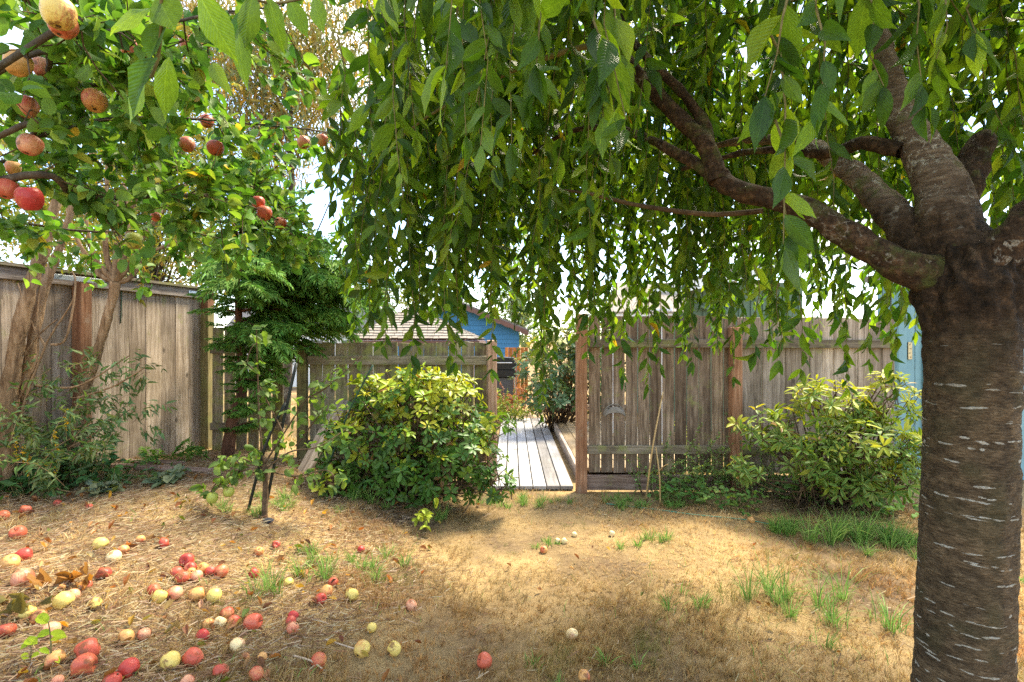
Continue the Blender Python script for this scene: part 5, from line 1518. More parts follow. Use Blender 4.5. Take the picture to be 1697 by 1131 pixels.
o = tb.build('bare_twigs', M_BBARK, r2, 'stuff')
# fine-leaved shrub between the rhododendron and the canes
R3 = G(1180, 820)
r3 = thing('honeysuckle_shrub', R3, 'small-leaved green shrub at the foot of the right fence', 'shrub')
L = Leaves(); tb = Tubes()
def small_shrub(L, tb, base, nst, hgt, spread, col, ls=(.016, .028), lean=0.0, wr=(.5, .8), step=.022):
    for _ in range(nst):
        p = np.array(base) + np.array([random.gauss(0, spread * .35), random.gauss(0, .08), 0]); p[2] = hz(p[0], p[1])
        d = unit(np.array([random.gauss(lean, .5), random.gauss(-.25, .35), 1.0]))
        q = [p]; n_ = 9; ln = hgt * random.uniform(.6, 1.15)
        for k in range(n_):
            d = unit(d + rv(.12) + np.array([0, 0, -.07 * k / 4])); q.append(q[-1] + d * ln / n_)
        q = np.array(q); tb.add(q, np.linspace(.004, .0012, len(q)), 4)
        s = ln * .15
        while s < ln:
            k = s / ln * n_; i_ = min(int(k), n_ - 1); pt = q[i_] + (q[i_ + 1] - q[i_]) * (k - i_)
            for _2 in range(2):
                l = random.uniform(*ls)
                L.add(pt, unit(rv(1) + np.array([0, -.2, .1])), np.array([0, -.4, .8]) + rv(.5), l, l * random.uniform(*wr), jitc(col if random.random() < .75 else [v * 1.6 for v in col], .2))
            s += step
small_shrub(L, tb, G(1165, 812), 60, .68, .7, (.17, .25, .065), (.018, .032))
small_shrub(L, tb, G(1120, 820), 36, .40, .6, (.15, .24, .06))
small_shrub(L, tb, G(1260, 822), 46, .45, .9, (.15, .23, .06))
tb.build('stems', M_TWIG, r3, 'stuff')
foliage(L, M_LEAFS, r3, T_SIMPLE, name='foliage')
r5 = thing('fine_leaved_shrub', G(1380, 835), 'fine-leaved dark shrub growing through the variegated rhododendron', 'shrub')
L = Leaves(); tb = Tubes()
small_shrub(L, tb, Vector((P(1385, 0, 4.75).x, 4.75, 0)), 50, 1.12, .8, (.06, .115, .03), (.018, .03), 0, (.4, .6), .024)
tb.build('stems', M_TWIG, r5, 'stuff'); foliage(L, M_LEAFS, r5, T_SIMPLE, name='foliage')
# broad-leaved weeds at the foot of the bed
for (px, py, lab, n_, sz) in ((1135, 832, 'leafy weed clump at the bed edge below the canes', 60, .05), (1330, 828, 'palmate green weed under the variegated rhododendron', 55, .06), (1215, 845, 'low green weeds beside the small peach apple', 60, .04), (1455, 850, 'dark weeds in the shade beside the cherry trunk', 70, .05), (1240, 812, 'green weeds behind the peach apple', 60, .05)):
    g = G(px, py)
    rt = thing('weed', g, lab, 'weed', 'weeds along the shrub bed')
    L = Leaves(); tb = Tubes()
    for _ in range(n_):
        p = np.array(g) + np.array([random.gauss(0, .14), random.gauss(0, .08), 0]); p[2] = hz(p[0], p[1])
        t = p + np.array([random.gauss(0, .04), random.gauss(-.03, .04), random.uniform(.03, .2)])
        tb.add(np.array([p, (p + t) / 2 + rv(.01), t]), [.002, .0018, .0012], 4)
        for _2 in range(3):
            l = sz * random.uniform(.7, 1.3)
            L.add(t, unit(rv(1) * np.array([1, 1, .3]) + np.array([0, -.2, .1])), np.array([0, -.3, 1]) + rv(.35), l, l * random.uniform(.6, .9), jitc((.13, .25, .05), .25))
    tb.build('stems', M_TWIGL, rt, 'stuff'); foliage(L, M_LEAFS, rt, T_APPLE, T_APPLE, 40, name='foliage', variants=3)

# ------------------------------------------------------------------ butterfly bush on the left bank
BD = 4.25
bb = thing('butterfly_bush', G(60, 800), 'old butterfly bush with tan peeling trunks against the left fence', 'bush')
def bl(wp, rad, name='trunk', sides=10, amp=.006, seed=0):
    return limb(bb, wp, rad, M_BBARK, 8, sides, amp, name, seed)[1]
bl([(5, 800, 3.9), (8, 700, 3.9), (30, 560, 3.9), (50, 480, 3.9), (72, 415, 3.9), (92, 340, 3.9), (120, 240, 3.9), (150, 120, 4.0)], [.070, .060, .050, .044, .038, .030, .020, .010], amp=.012, seed=50)
bl([(15, 720, 4.0), (40, 640, 4.0), (68, 500, 4.05), (95, 420, 4.1), (125, 330, 4.1), (170, 200, 4.2)], [.044, .040, .034, .028, .020, .010], amp=.010, seed=51)
bl([(110, 800, 4.2), (135, 670, 4.3), (160, 590, 4.3), (182, 510, 4.3), (190, 468, 4.3)], [.045, .040, .036, .033, .042], seed=52)
for q, wp in enumerate([[(190, 468), (165, 440), (150, 405), (140, 340)], [(190, 468), (176, 420), (175, 350), (180, 250), (190, 120)], [(190, 468), (195, 400), (200, 330), (225, 230), (240, 120)], [(190, 468), (205, 430), (212, 380), (208, 300), (215, 200)],
                                [(190, 468), (215, 440), (240, 390), (280, 340), (330, 280)], [(190, 468), (215, 462), (250, 420), (300, 400)], [(190, 468), (160, 450), (120, 380), (105, 300)], [(190, 466), (200, 380), (240, 300), (260, 200), (290, 120)]]):
    bl([(a, b_, 4.3 + .05 * k * (q % 3 - 1)) for k, (a, b_) in enumerate(wp)], list(np.linspace(.026, .008, len(wp))), 'branch', 7, .003, 53 + q)
for q, wp in enumerate([[(30, 700), (75, 575), (120, 500), (125, 460)], [(75, 575), (45, 520), (30, 470)], [(20, 680), (60, 600), (62, 520), (70, 440)], [(85, 572), (110, 560), (125, 470), (110, 440)], [(40, 590), (65, 555), (95, 530)], [(130, 660), (190, 640), (240, 610)], [(60, 640), (130, 640), (215, 590)], [(20, 780), (120, 740), (215, 680)]]):
    bl([(a, b_, 3.95) for a, b_ in wp], list(np.linspace(.010, .004, len(wp))), 'branch', 6, .002, 63 + q)
L = Leaves(); tb = Tubes()
def narrow_leaf(L, p, out, c=None):
    c = c or ((.135, .20, .075) if random.random() < .6 else (.075, .145, .04))
    l = random.uniform(.045, .085)
    L.add(p, out + np.array([0, 0, -.45]) + rv(.35), np.array([0, -.6, .5]) + rv(.5), l, l * random.uniform(.22, .32), jitc(c, .2))
for _ in range(66):
    px, py = random.uniform(-60, 190), random.uniform(720, 820)
    p = np.array(P(px, py, random.uniform(3.5, 4.3)))
    d = unit(np.array([random.gauss(.15, .5), random.gauss(-.2, .3), random.uniform(.3, 1.1)]))
    twig_out(L, tb, p, d, random.uniform(.15, .55) * (1.2 if px < 150 else .8), narrow_leaf, 8, .0028, 4, .06)
for _ in range(70):
    px, py = random.uniform(60, 250), random.uniform(600, 720)
    p = np.array(P(px, py, random.uniform(3.9, 4.3)))
    twig_out(L, tb, p, unit(np.array([random.gauss(.2, .6), -.2, random.uniform(-.2, .8)])), random.uniform(.12, .3), narrow_leaf, 5, .002, 2, .06)
# crown above the fence, yellowing
def yel(L, p, out):
    t = random.random()
    c = (.30, .25, .03) if t < .35 else (.16, .20, .035) if t < .75 else (.09, .14, .03)
    narrow_leaf(L, p, out, c)
for _ in range(150):
    px, py = random.uniform(-40, 400), random.uniform(150, 455)
    p = np.array(P(px, py, random.uniform(4.2, 5.6)))
    twig_out(L, tb, p, unit(rv(1) + np.array([0, 0, .4])), random.uniform(.2, .45), yel, 6, .003, 4, .05)
tb.build('twigs', M_BBARK, bb, 'stuff')
foliage(L, M_LEAFS, bb, T_NARROW, T_NARROW, 200, name='foliage')

# ivy and weeds at the foot of that bush
for (px, py, lab, n_, sz, c, up) in ((60, 812, 'dark green ivy patch at the left edge of the bank', 130, .055, (.045, .12, .03), .16), (120, 800, 'broad-leaved green weeds at the foot of the butterfly bush', 110, .06, (.06, .15, .04), .3), (205, 800, 'small weeds on the bank below the grey fence', 50, .04, (.08, .16, .045), .12), (285, 800, 'grey-green mullein rosette on the bank', 14, .10, (.16, .20, .11), .08), (180, 820, 'pale mullein rosette near the weeds', 12, .09, (.17, .21, .12), .08)):
    g = G(px, py)
    rt = thing('weed', g, lab, 'weed', 'weeds on the bank')
    L = Leaves(); tb = Tubes()
    for _ in range(n_):
        p = np.array(g) + np.array([random.gauss(0, .2 if n_ > 40 else .03), random.gauss(0, .16 if n_ > 40 else .03), 0]); p[2] = hz(p[0], p[1])
        t = p + np.array([random.gauss(0, .04), random.gauss(-.03, .04), random.uniform(.02, up)])
        tb.add(np.array([p, (p + t) / 2 + rv(.008), t]), [.002, .0018, .0012], 4)
        for _2 in range(3):
            l = sz * random.uniform(.7, 1.3)
            L.add(t, unit(rv(1) * np.array([1, 1, .3]) + np.array([0, -.2, .15])), np.array([0, -.3, 1]) + rv(.35), l, l * random.uniform(.45, .75), jitc(c, .25))
    tb.build('stems', M_TWIGL, rt, 'stuff'); foliage(L, M_LEAFS, rt, T_APPLE, T_APPLE, 60, name='foliage', variants=4)
# goldenrod-like yellow spikes
gd = thing('yellow_flower', G(45, 790), 'yellow flower spikes among the grass at the left edge', 'flower')
L = Leaves(); tb = Tubes()
for (px, py) in ((40, 760), (48, 775), (30, 750), (75, 765), (95, 735), (90, 780), (110, 700)):
    p = np.array(P(px, py + 30, 3.75)); t = np.array(P(px + random.uniform(-6, 6), py - 22, 3.75))
    tb.add(np.array([p, t]), [.003, .002], 4)
    for k in range(26):
        q = p + (t - p) * random.uniform(.35, 1)
        L.add(q, rv(1), rv(1), .022, .010, jitc((.62, .42, .02), .15))
tb.build('stems', M_TWIGL, gd, 'stuff'); foliage(L, M_LEAFS, gd, T_SIMPLE, name='petals')
# lime seedling in the near left corner
sd_b = G(85, 1108)
sd = thing('seedling', sd_b, 'lime green seedling standing among fallen apples at the bottom left', 'seedling')
L = Leaves()
ds_ = sd_b.y
MB().tube(*catmull([sd_b, P(84, 1060, ds_), P(80, 1030, ds_)], [.004, .003, .002], 5), 6).build('stem', M_TWIGL, sd, True)
MB().tube(*catmull([G(50, 1100), P(52, 1080, ds_), P(50, 1065, ds_)], [.003, .002, .0015], 5), 6).build('stem', M_TWIGL, sd, True)
for (px, py, dx, dy, ln, cr) in ((80, 1034, -28, -10, 28, .6), (82, 1052, -32, 2, 30, .55), (84, 1048, 26, 2, 26, .45), (62, 1068, -26, -4, 26, .6), (50, 1068, -24, 8, 22, .6), (84, 1060, 22, -8, 22, .5), (66, 1085, -14, 4, 14, .7), (78, 1100, -8, 10, 16, .8), (36, 1085, 10, 4, 14, .7), (42, 1118, -5, 3, 12, .95), (66, 1076, 16, 4, 18, .5), (90, 1090, 10, 6, 14, .6)):
    placed_leaf(L, px, py, ds_, dx, dy, ln, cr, jitc((.30, .40, .02), .15), (0, -.5, .8))
foliage(L, M_LEAFS, sd, T_APPLE, T_APPLE, 40, name='foliage', variants=3)
ys = thing('seedling', G(706, 885), 'yellow-green seedling on the lawn in front of the big rhododendron', 'seedling')
L = Leaves(); tb = Tubes()
g = np.array(G(706, 885))
for _ in range(9):
    t = g + np.array([random.gauss(0, .05), random.gauss(0, .04), random.uniform(.06, .2)])
    tb.add(np.array([g, (g + t) / 2, t]), [.003, .002, .0015], 4)
    for _2 in range(5):
        l = random.uniform(.04, .07); L.add(t, unit(rv(1)), np.array([0, -.4, .8]) + rv(.4), l, l * .5, jitc((.26, .34, .03), .2))
tb.build('stems', M_TWIGL, ys, 'stuff'); foliage(L, M_LEAFS, ys, T_APPLE, T_APPLE, 30, name='foliage', variants=3)

# ------------------------------------------------------------------ trees and hedges beyond the fences
def bg_tree(name, label, base, top, blobs, nclump, per, lsize, cols, mat, T, group=None, r0=.12, cl=.28, wr=(.35, .6), bark=None, hang=0.2, br=0.35):
    rt = thing(name, Vector(base), label, 'tree', group)
    bark = bark or M_ABARK
    base = np.array(base, float); top = np.array(top, float)
    mid = (base + top) / 2 + np.array([.1, 0, 0])
    _, tp = limb(rt, [base - np.array([0, 0, .1]), mid, top], [r0, r0 * .65, r0 * .25], bark, 10, 10, r0 * .08, 'trunk', 90, True)
    L = Leaves(); tb = Tubes()
    tot = sum(b[3] for b in blobs)
    for b in blobs:
        for _ in range(int(nclump * b[3] / tot)):
            v = unit(rv(1)); k = random.uniform(.35, 1.05)
            c = np.array([b[0] + v[0] * b[3] * k, b[1] + v[1] * b[4] * k, b[2] + v[2] * b[5] * k])
            s = tp[int(random.uniform(.35, 1) * (len(tp) - 1))]
            if random.random() < br:
                q, r_ = catmull([s, (s + c) / 2 + rv(.12) + np.array([0, 0, .1]), c], [r0 * .16, r0 * .08, r0 * .03], 5)
                tb.add(q, r_, 4)
            col = cols[int(random.random() ** 1.2 * len(cols)) % len(cols)]
            for _2 in range(per):
                l = random.uniform(*lsize)
                L.add(c + rv(cl * .5), unit(rv(1) + np.array([0, 0, -hang * 2])), np.array([0, -.4, .7]) + rv(.6), l, l * random.uniform(*wr), jitc(col, .25))
    tb.build('branches', bark, rt, 'stuff')
    foliage(L, mat, rt, T)
    return rt
def BB(px, py, d, rx, ry, rz):
    q = P(px, py, d); return (q.x, q.y, q.z, rx * d / FPX, ry, rz * d / FPX)
bg_tree('ornamental_tree', 'sparse yellowing willow-leaved tree against the sky beyond the fence', (P(470, 0, 9).x, 9, 0), tuple(P(480, 130, 9)),
        [BB(500, 180, 9, 130, 1.2, 130), BB(430, 120, 9, 120, 1.2, 100), BB(560, 60, 9, 120, 1.2, 90), BB(330, 40, 9.5, 160, 1.2, 120)], 260, 46, (.11, .19), [(.20, .22, .10), (.28, .24, .08), (.36, .25, .06), (.14, .18, .08)], M_LEAFS, T_NARROW, r0=.10, cl=.55, wr=(.16, .26), hang=.6, br=.13)
bg_tree('garden_tree', 'yellow-green tree crowding over the left fence', (P(250, 0, 7.4).x, 7.4, 0), tuple(P(240, 260, 7.4)),
        [BB(180, 360, 7.4, 150, .8, 80), BB(300, 400, 7.2, 110, .7, 75), BB(60, 330, 7.6, 140, .8, 100), BB(380, 440, 7.0, 60, .5, 60), BB(250, 300, 7.6, 120, .8, 70), BB(120, 230, 7.8, 130, .8, 80), BB(330, 240, 8.2, 90, .8, 60)], 470, 30, (.06, .10), [(.28, .29, .05), (.18, .24, .045), (.40, .32, .06), (.12, .18, .04)], M_LEAFS, T_SIMPLE, r0=.1, cl=.34)
bg_tree('garden_tree', 'mid green tree filling the gap behind the conifer', (P(430, 0, 10.5).x, 10.5, 0), tuple(P(430, 330, 10.5)),
        [BB(400, 420, 10.5, 100, 1, 70), BB(540, 450, 11, 60, 1, 50)], 90, 26, (.07, .12), [(.10, .16, .035), (.15, .21, .04), (.06, .12, .03)], M_LEAFS, T_SIMPLE, r0=.12, cl=.5)
bg_tree('birch_tree', 'pale grey-green distant tree behind the blue shed roof', (P(850, 0, 26).x, 26, 0), tuple(P(850, 450, 26)),
        [BB(850, 505, 26, 32, 1.2, 60), BB(838, 450, 26, 26, 1, 50), BB(865, 540, 26, 28, 1, 40)], 130, 24, (.16, .28), [(.15, .22, .09), (.20, .27, .11), (.10, .16, .07)], M_LEAFS, T_SIMPLE, r0=.14, cl=.7)
for q, (px, d, top, cl_) in enumerate(((640, 34, 430, 0), (1010, 36, 470, 1), (1180, 32, 440, 0), (200, 30, 380, 0), (760, 42, 470, 1))):
    lab = ['distant round-crowned green tree left of the gazebo roof', 'distant tree right of the blue shed', 'distant tree behind the sage green house', 'distant tree behind the left fence', 'farthest distant tree above the blue shed'][q]
    bg_tree('distant_tree', lab, (P(px, 0, d).x, d, 0), tuple(P(px, top + 30, d)),
            [BB(px, top + 60, d, 60, 1.8, 60), BB(px - 35, top + 90, d, 45, 1.5, 40), BB(px + 40, top + 85, d, 50, 1.5, 45)], 90, 22, (.22, .40), [(.09, .15, .04), (.13, .20, .05), (.06, .11, .03)] if cl_ else [(.13, .17, .06), (.17, .21, .07), (.08, .13, .04)], M_LEAFS, T_SIMPLE, 'distant trees', r0=.2, cl=.9)
hb = thing('rhododendron_hedge', (P(905, 0, 8.6).x, 8.6, 0), 'dense rhododendron hedge beyond the gate, right of the grill', 'hedge')
rhodo(hb, [BB(915, 610, 8.6, 62, .6, 66), BB(950, 590, 8.8, 60, .6, 70), BB(985, 620, 8.6, 60, .6, 70), BB(905, 655, 8.2, 40, .4, 32)], 520, (.20, .24, .05), (.085, .155, .06), M_LEAFG, (.075, .12), (.36, .48), T_RHODO, 9, 120, True, (P(925, 0, 8.7).x, 8.8, 0))
# low plants by the grill
lw = thing('garden_plant', G(835, 668), 'light green plant with reddish tips behind the gate post', 'plant')
L = Leaves(); tb = Tubes()
small_shrub(L, tb, Vector((P(835, 0, 9.6).x, 9.6, 0)), 40, .62, .8, (.16, .22, .04), (.04, .08), 0, (.3, .5), .03)
tb.build('stems', M_TWIG, lw, 'stuff'); foliage(L, M_LEAFS, lw, T_SIMPLE, name='foliage')
lw = thing('garden_plant', G(850, 660), 'reddish low plant in front of the grill', 'plant')
L = Leaves(); tb = Tubes()
small_shrub(L, tb, Vector((P(850, 0, 10.2).x, 10.2, 0)), 36, .7, .7, (.26, .12, .07), (.04, .08), 0, (.3, .5), .03)
tb.build('stems', M_TWIG, lw, 'stuff'); foliage(L, M_LEAFS, lw, T_SIMPLE, name='foliage')

# ------------------------------------------------------------------ small things
# cap on the fence
cpz = P(1017, 680, YF - .03)
cap = thing('cap', cpz, 'grey cap hung on the brown fence boards', 'cap')
vs, fs = [], []
nA, nB = 18, 8
for j in range(nB + 1):
    ph = math.radians(5 + 80 * j / nB)
    for i_ in range(nA + 1):
        th = math.radians(180 * i_ / nA)
        R = .108
        vs.append((R * math.cos(th) * math.sin(ph) if False else R * math.cos(th) * (0.86 + .14 * math.sin(ph)), -.005 - .09 * math.cos(ph), R * 1.0 * math.sin(th) * (0.30 + .70 * math.sin(ph)) - .055))
for j in range(nB):
    for i_ in range(nA):
        # the opening above the strap
        if j >= 5 and 6 <= i_ <= 11 and j < nB - 1: continue
        a = j * (nA + 1) + i_
        fs.append((a, a + 1, a + nA + 2, a + nA + 1))
MB().add(vs, fs).build('crown', M_CAP, cap, True, T_(cpz.x, cpz.y, cpz.z))
vs2 = [(v[0] * .94, v[1] + .004, (v[2] + .055) * .94 - .056) for v in vs]
MB().add(vs2, [f[::-1] for f in fs]).build('lining', M_CAPIN, cap, True, T_(cpz.x, cpz.y, cpz.z))
for sg in (-1, 1):
    q, r_ = catmull([(sg * .075, -.055, .02), (0, -.088, -.018), (-sg * .075, -.06, -.045)], [.0025] * 3, 5)
    MB().tube(q, r_, 5).build('seam', M_CAPIN, cap, True, T_(cpz.x, cpz.y, cpz.z + .01))
q, r_ = catmull([(-.108, -.008, -.055), (-.09, -.02, .005), (-.05, -.02, .045), (0, -.02, .056), (.05, -.02, .045), (.09, -.02, .005), (.108, -.008, -.055)], [.006] * 7, 4)
MB().tube(q, r_, 6).build('strap', M_CAP, cap, True, T_(cpz.x, cpz.y, cpz.z))

def cane(pts, r, mat, label, cat, nm):
    q, rr = catmull(pts, list(np.linspace(r, r * .7, len(pts))), 6)
    return tag(MB().tube(q, rr, 7).build(nm, mat, None, True), label, cat)
cane([G(1070, 832), P(1082, 740, 4.75), P(1099, 650, 4.95)], .009, M_CANE, 'tall tan cane leaning on the right fence', 'cane', 'cane')
cane([G(1094, 838), P(1093, 790, 4.7), P(1087, 742, 4.8)], .008, M_CANE, 'short tan cane beside the tall one', 'cane', 'cane')
cane([P(1090, 785, 4.7), P(1098, 775, 4.65), P(1107, 770, 4.6)], .005, M_CANE, 'pale side twig resting on the short cane', 'twig', 'twig')
cane([G(1005, 838), G(1090, 848), G(1150, 856), G(1230, 864), G(1275, 872)], .0055, M_HOSE, 'thin green hose lying along the bed edge', 'hose', 'garden_hose').location.z += .012
cane([G(487, 1096) + Vector((0, 0, .02)), G(515, 1108) + Vector((0, 0, .03)), G(537, 1120) + Vector((0, 0, .02))], .0045, M_PLANKX, 'dry pale twig below the glowing orange apple', 'twig', 'twig')
cane([G(540, 1072) + Vector((0, 0, .03)), G(565, 1080) + Vector((0, 0, .03)), G(592, 1089) + Vector((0, 0, .03))], .004, M_PLANKX, 'dry twig pointing at the yellow and red apple', 'twig', 'twig')
cane([P(201, 482, 4.95), P(201, 510, 4.95), P(200, 536, 4.95)], .006, M_GREENST, 'short dark green cord hanging on the grey fence', 'cord', 'cord')
c_ = bpy.data.objects[-1] if False else None
g = G(443, 866)
st = MB().lathe([(.001, -.02), (.05, -.01), (.06, .015), (.045, .04), (.02, .05), (.001, .052)], 9)
st.v = [tuple(np.array(v) * (1 + random.uniform(-.15, .15))) for v in st.v]
tag(st.build('stone', M_STONE, None, True, Matrix.Translation(g) @ Matrix.Diagonal((.75, .6, .5, 1))), 'dark stone at the foot of the sapling', 'stone')
pp = MB()
p_ = P(898, 748, 6.4)
q, r_ = catmull([(-.08, 0, .06), (-.03, .02, .062), (.03, .05, .06), (.05, 0, .058)], [.003] * 4, 5)
tag(MB().tube(q, r_, 5).build('twig', M_TWIG, None, True, Matrix.Translation((P(862, 0, 6.9).x, 6.9, 0))), 'thin curled twig lying on the boardwalk', 'twig')

# ------------------------------------------------------------------ grass and litter
def vnoise(x, y, s, seed=0):
    r = np.random.default_rng(seed + 100)
    o = np.zeros_like(x)
    for k in range(6):
        a = r.uniform(0, 6.28); f = s * (1.0 + .55 * k)
        o += np.sin(f * (x * math.cos(a) + y * math.sin(a)) + r.uniform(0, 6.28)) / (1 + .35 * k)
    return o / 2.6
def blades(name, x, y, ln, wd, lean, cols, mat, label, cat=None, kind='stuff', parent=None, z0=0.0, th=None):
    n = len(x)
    h = H(x, y) + z0
    if th is None: th = rng.uniform(0, 6.283, n)
    ld = np.stack([np.cos(th), np.sin(th)], 1)
    fa = rng.uniform(0, 6.283, n); fd = np.stack([np.cos(fa), np.sin(fa)], 1) * (wd / 2)[:, None]
    base = np.stack([x, y, h - .004], 1)
    off = np.concatenate([fd, np.zeros((n, 1))], 1)
    def pt(t):
        # an arc that leaves the ground upright and bows over towards its lean
        b_ = base.copy()
        b_[:, :2] += ld * (ln * lean * t ** 1.8)[:, None]
        b_[:, 2] += ln * (t - .55 * lean ** 2 * t ** 2.2)
        b_[:, 2] = np.maximum(b_[:, 2], H(b_[:, 0], b_[:, 1]) + .003)
        return b_
    m1, m2, m3 = pt(.38), pt(.72), pt(1.0)
    V = np.stack([base - off, base + off, m1 + off * .95, m1 - off * .95, m2 + off * .65, m2 - off * .65, m3], 1).reshape(-1, 3)
    i_ = np.arange(n)[:, None] * 7
    F = np.concatenate([i_ + np.array([q]) for q in ([0, 1, 2], [0, 2, 3], [3, 2, 4], [3, 4, 5], [5, 4, 6])], 0)
    o = link(name, np_mesh(name, V, F, None, np.repeat(cols, 7, axis=0)), mat, parent)
    if parent is None: tag(o, label, cat, kind=kind)
    return o
def pick(n, pal, jit=.2):
    pal = np.array(pal); c = pal[rng.integers(0, len(pal), n)]
    return c * (1 + rng.uniform(-jit, jit, (n, 1))) * (1 + rng.uniform(-.08, .08, (n, 3)))
def scatter(n, y0=1.2, y1=5.1, power=0.75, margin=1.25):
    """points over the visible trapezoid, thicker near the lens"""
    t = rng.random(n)
    y = y0 + (y1 - y0) * t ** (1 / power) if power < 1 else y0 + (y1 - y0) * t
    x = rng.uniform(-1, 1, n) * y * margin
    return x, y
EX = []     # keep clear: bare soil patches
def bare(x, y):
    b_ = np.zeros_like(x)
    for (px, py, rx, ry) in ((880, 975, .16, .12), (700, 868, .22, .16), (330, 915, .35, .25), (1010, 800, .15, .15), (1290, 850, .5, .16), (560, 815, .5, .2)):
        g = G(px, py)
        b_ = np.maximum(b_, np.exp(-(((x - g.x) / rx) ** 2 + ((y - g.y) / ry) ** 2)))
    return b_
STRAW = [(.53, .35, .125), (.61, .43, .18), (.46, .28, .09), (.65, .49, .24), (.37, .215, .075), (.57, .37, .125)]
x, y = scatter(50000, 1.5, 5.3, 0.8)          # small clumps, each of several blades
litter_side = smooth((-0.85 - x + 0.4 * vnoise(x, y, 2.0, 3)) / 0.9)
dens = 0.62 + .42 * vnoise(x, y, 3.2, 1) + .25 * vnoise(x, y, 11.0, 5)
keep = (rng.random(len(x)) < np.clip(dens, .10, 1) * (1 - .72 * litter_side) * (1 - .9 * bare(x, y))) & (x > -4.0) & (x < 4.6)
keep &= ~((y > 4.75) & (x > .95))
x, y = x[keep], y[keep]
m_ = len(x)
nb_ = rng.integers(5, 11, m_)
ctint = (1 + rng.uniform(-.45, .30, m_))
chgt = rng.uniform(.6, 1.35, m_)
ix = np.repeat(np.arange(m_), nb_)
n = len(ix)
cx0, cy0 = x[ix], y[ix]
ang0 = rng.uniform(0, 6.283, n)
rad0 = np.abs(rng.normal(0, .012, n))
x = cx0 + np.cos(ang0) * rad0; y = cy0 + np.sin(ang0) * rad0
comb = 2.2 * vnoise(cx0, cy0, 1.5, 31) + 1.2 * vnoise(cx0, cy0, 6.0, 32)
th = np.where(rng.random(n) < .55, ang0, comb + rng.normal(0, .6, n))
tall = np.clip(.5 + .5 * vnoise(cx0, cy0, 4.0, 2), 0, 1)
ln = rng.uniform(.025, .06, n) * (.6 + 1.1 * tall ** 2) * chgt[ix]
cols = pick(n, STRAW, .15) * ctint[ix][:, None]
pale = smooth((vnoise(cx0, cy0, 1.7, 21) + .25) / .9)[:, None]
cols = cols * (.74 + .46 * pale) + np.array([.05, .055, .045]) * pale
tawny = smooth((vnoise(cx0, cy0, 2.6, 71) + .1) / .8)[:, None]
cols = cols * (1 - .35 * tawny * np.array([.35, .8, 1.1]))
worn_lit = np.clip(np.exp(-((cx0 - .45) / 1.5) ** 2 - ((cy0 - 3.75) / .62) ** 2) + np.exp(-((cx0 - .18) / .42) ** 2 - ((cy0 - 4.6) / .7) ** 2), 0, 1) * np.clip(.75 + .6 * vnoise(cx0, cy0, 3.0, 44), 0, 1)  # worn path to the gate; the wide patch also paints in sunlight
cols = cols * (1 - .6 * worn_lit[:, None]) + np.array([.64, .50, .27]) * .6 * worn_lit[:, None]
ln = ln * (1 - .35 * worn_lit)
gm = np.clip(vnoise(cx0, cy0, 5.0, 8) - .5, 0, 1)[:, None] * 1.3
cols = cols * (1 - np.minimum(gm, .6)) + np.array([.14, .19, .04]) * np.minimum(gm, .6)
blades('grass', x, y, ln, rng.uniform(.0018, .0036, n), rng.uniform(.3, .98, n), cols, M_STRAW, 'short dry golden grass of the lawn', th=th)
# litter of flat straw, chips and stalks on the bank and between the grass
x, y = scatter(95000, 1.5, 5.6, 0.8)
ls_ = smooth((-0.45 - x + 0.35 * vnoise(x, y, 2.0, 3)) / 0.8)
keep = (rng.random(len(x)) < .045 + .955 * ls_) & (x > -4.0) & (x < 4.4)
x, y = x[keep], y[keep]; n = len(x)
th = rng.normal(0.5, .7, n); ln = rng.uniform(.015, .075, n) * rng.uniform(.5, 1.3, n); wd = rng.uniform(.0011, .0038, n)
dirv = np.stack([np.cos(th), np.sin(th)], 1)
p0 = np.stack([x, y], 1) - dirv * ln[:, None] / 2; p1 = p0 + dirv * ln[:, None]
sd_ = np.stack([-dirv[:, 1], dirv[:, 0]], 1) * wd[:, None] / 2
lift = rng.uniform(.004, .022, n); tilt = rng.uniform(-.012, .016, n)
def q3(p, dz):
    return np.concatenate([p, (H(p[:, 0], p[:, 1]) + lift + dz)[:, None]], 1)
V = np.stack([q3(p0 - sd_, 0), q3(p0 + sd_, .002), q3(p1 + sd_, tilt + .002), q3(p1 - sd_, tilt)], 1).reshape(-1, 3)
F = np.arange(n * 4).reshape(-1, 4)
o = link('straw_litter', np_mesh('straw_litter', V, F, None, np.repeat(pick(n, [(.34, .235, .125), (.46, .345, .20), (.22, .135, .075), (.29, .16, .085), (.13, .078, .045), (.47, .37, .23), (.18, .105, .06), (.25, .15, .09), (.50, .41, .28)]), 4, axis=0)), M_STRAW)
tag(o, 'loose straw, stalks and wood chips littering the bank', None, kind='stuff')
# dead leaves
L = Leaves()
x, y = scatter(1500, 1.55, 5.0, .8, 1.1)
for a, b_ in zip(x, y):
    k = 1.0 if a < -1.0 else .35 if a < -.5 else .05
    if random.random() > k or a < -4: continue
    l = random.uniform(.022, .06)
    c = random.choice([(.26, .12, .05), (.20, .085, .035), (.33, .17, .06), (.15, .07, .035), (.42, .29, .15), (.36, .22, .10), (.40, .26, .05), (.11, .15, .03)])
    L.add(np.array([a, b_, float(H(a, b_)) + random.uniform(.01, .03)]), unit(np.array([random.gauss(0, 1), random.gauss(0, 1), random.uniform(-.1, .5)])), np.array([0, 0, 1]) + rv(.5), l, l * random.uniform(.3, .55), jitc(c, .2))
p, a, n_, l, w_, c = L.arrays()
V, F, uv, cc = leaf_arrays(p, a, n_, l, w_, c, tmpl([0, .2, .5, .8, 1], [0, .75, 1, .5, 0], -.35, .7, .05))
o = link('fallen_leaves', np_mesh('fallen_leaves', V, F, uv, cc), M_LEAFS)
tag(o, 'curled brown fallen leaves scattered over the bank', None, kind='stuff')
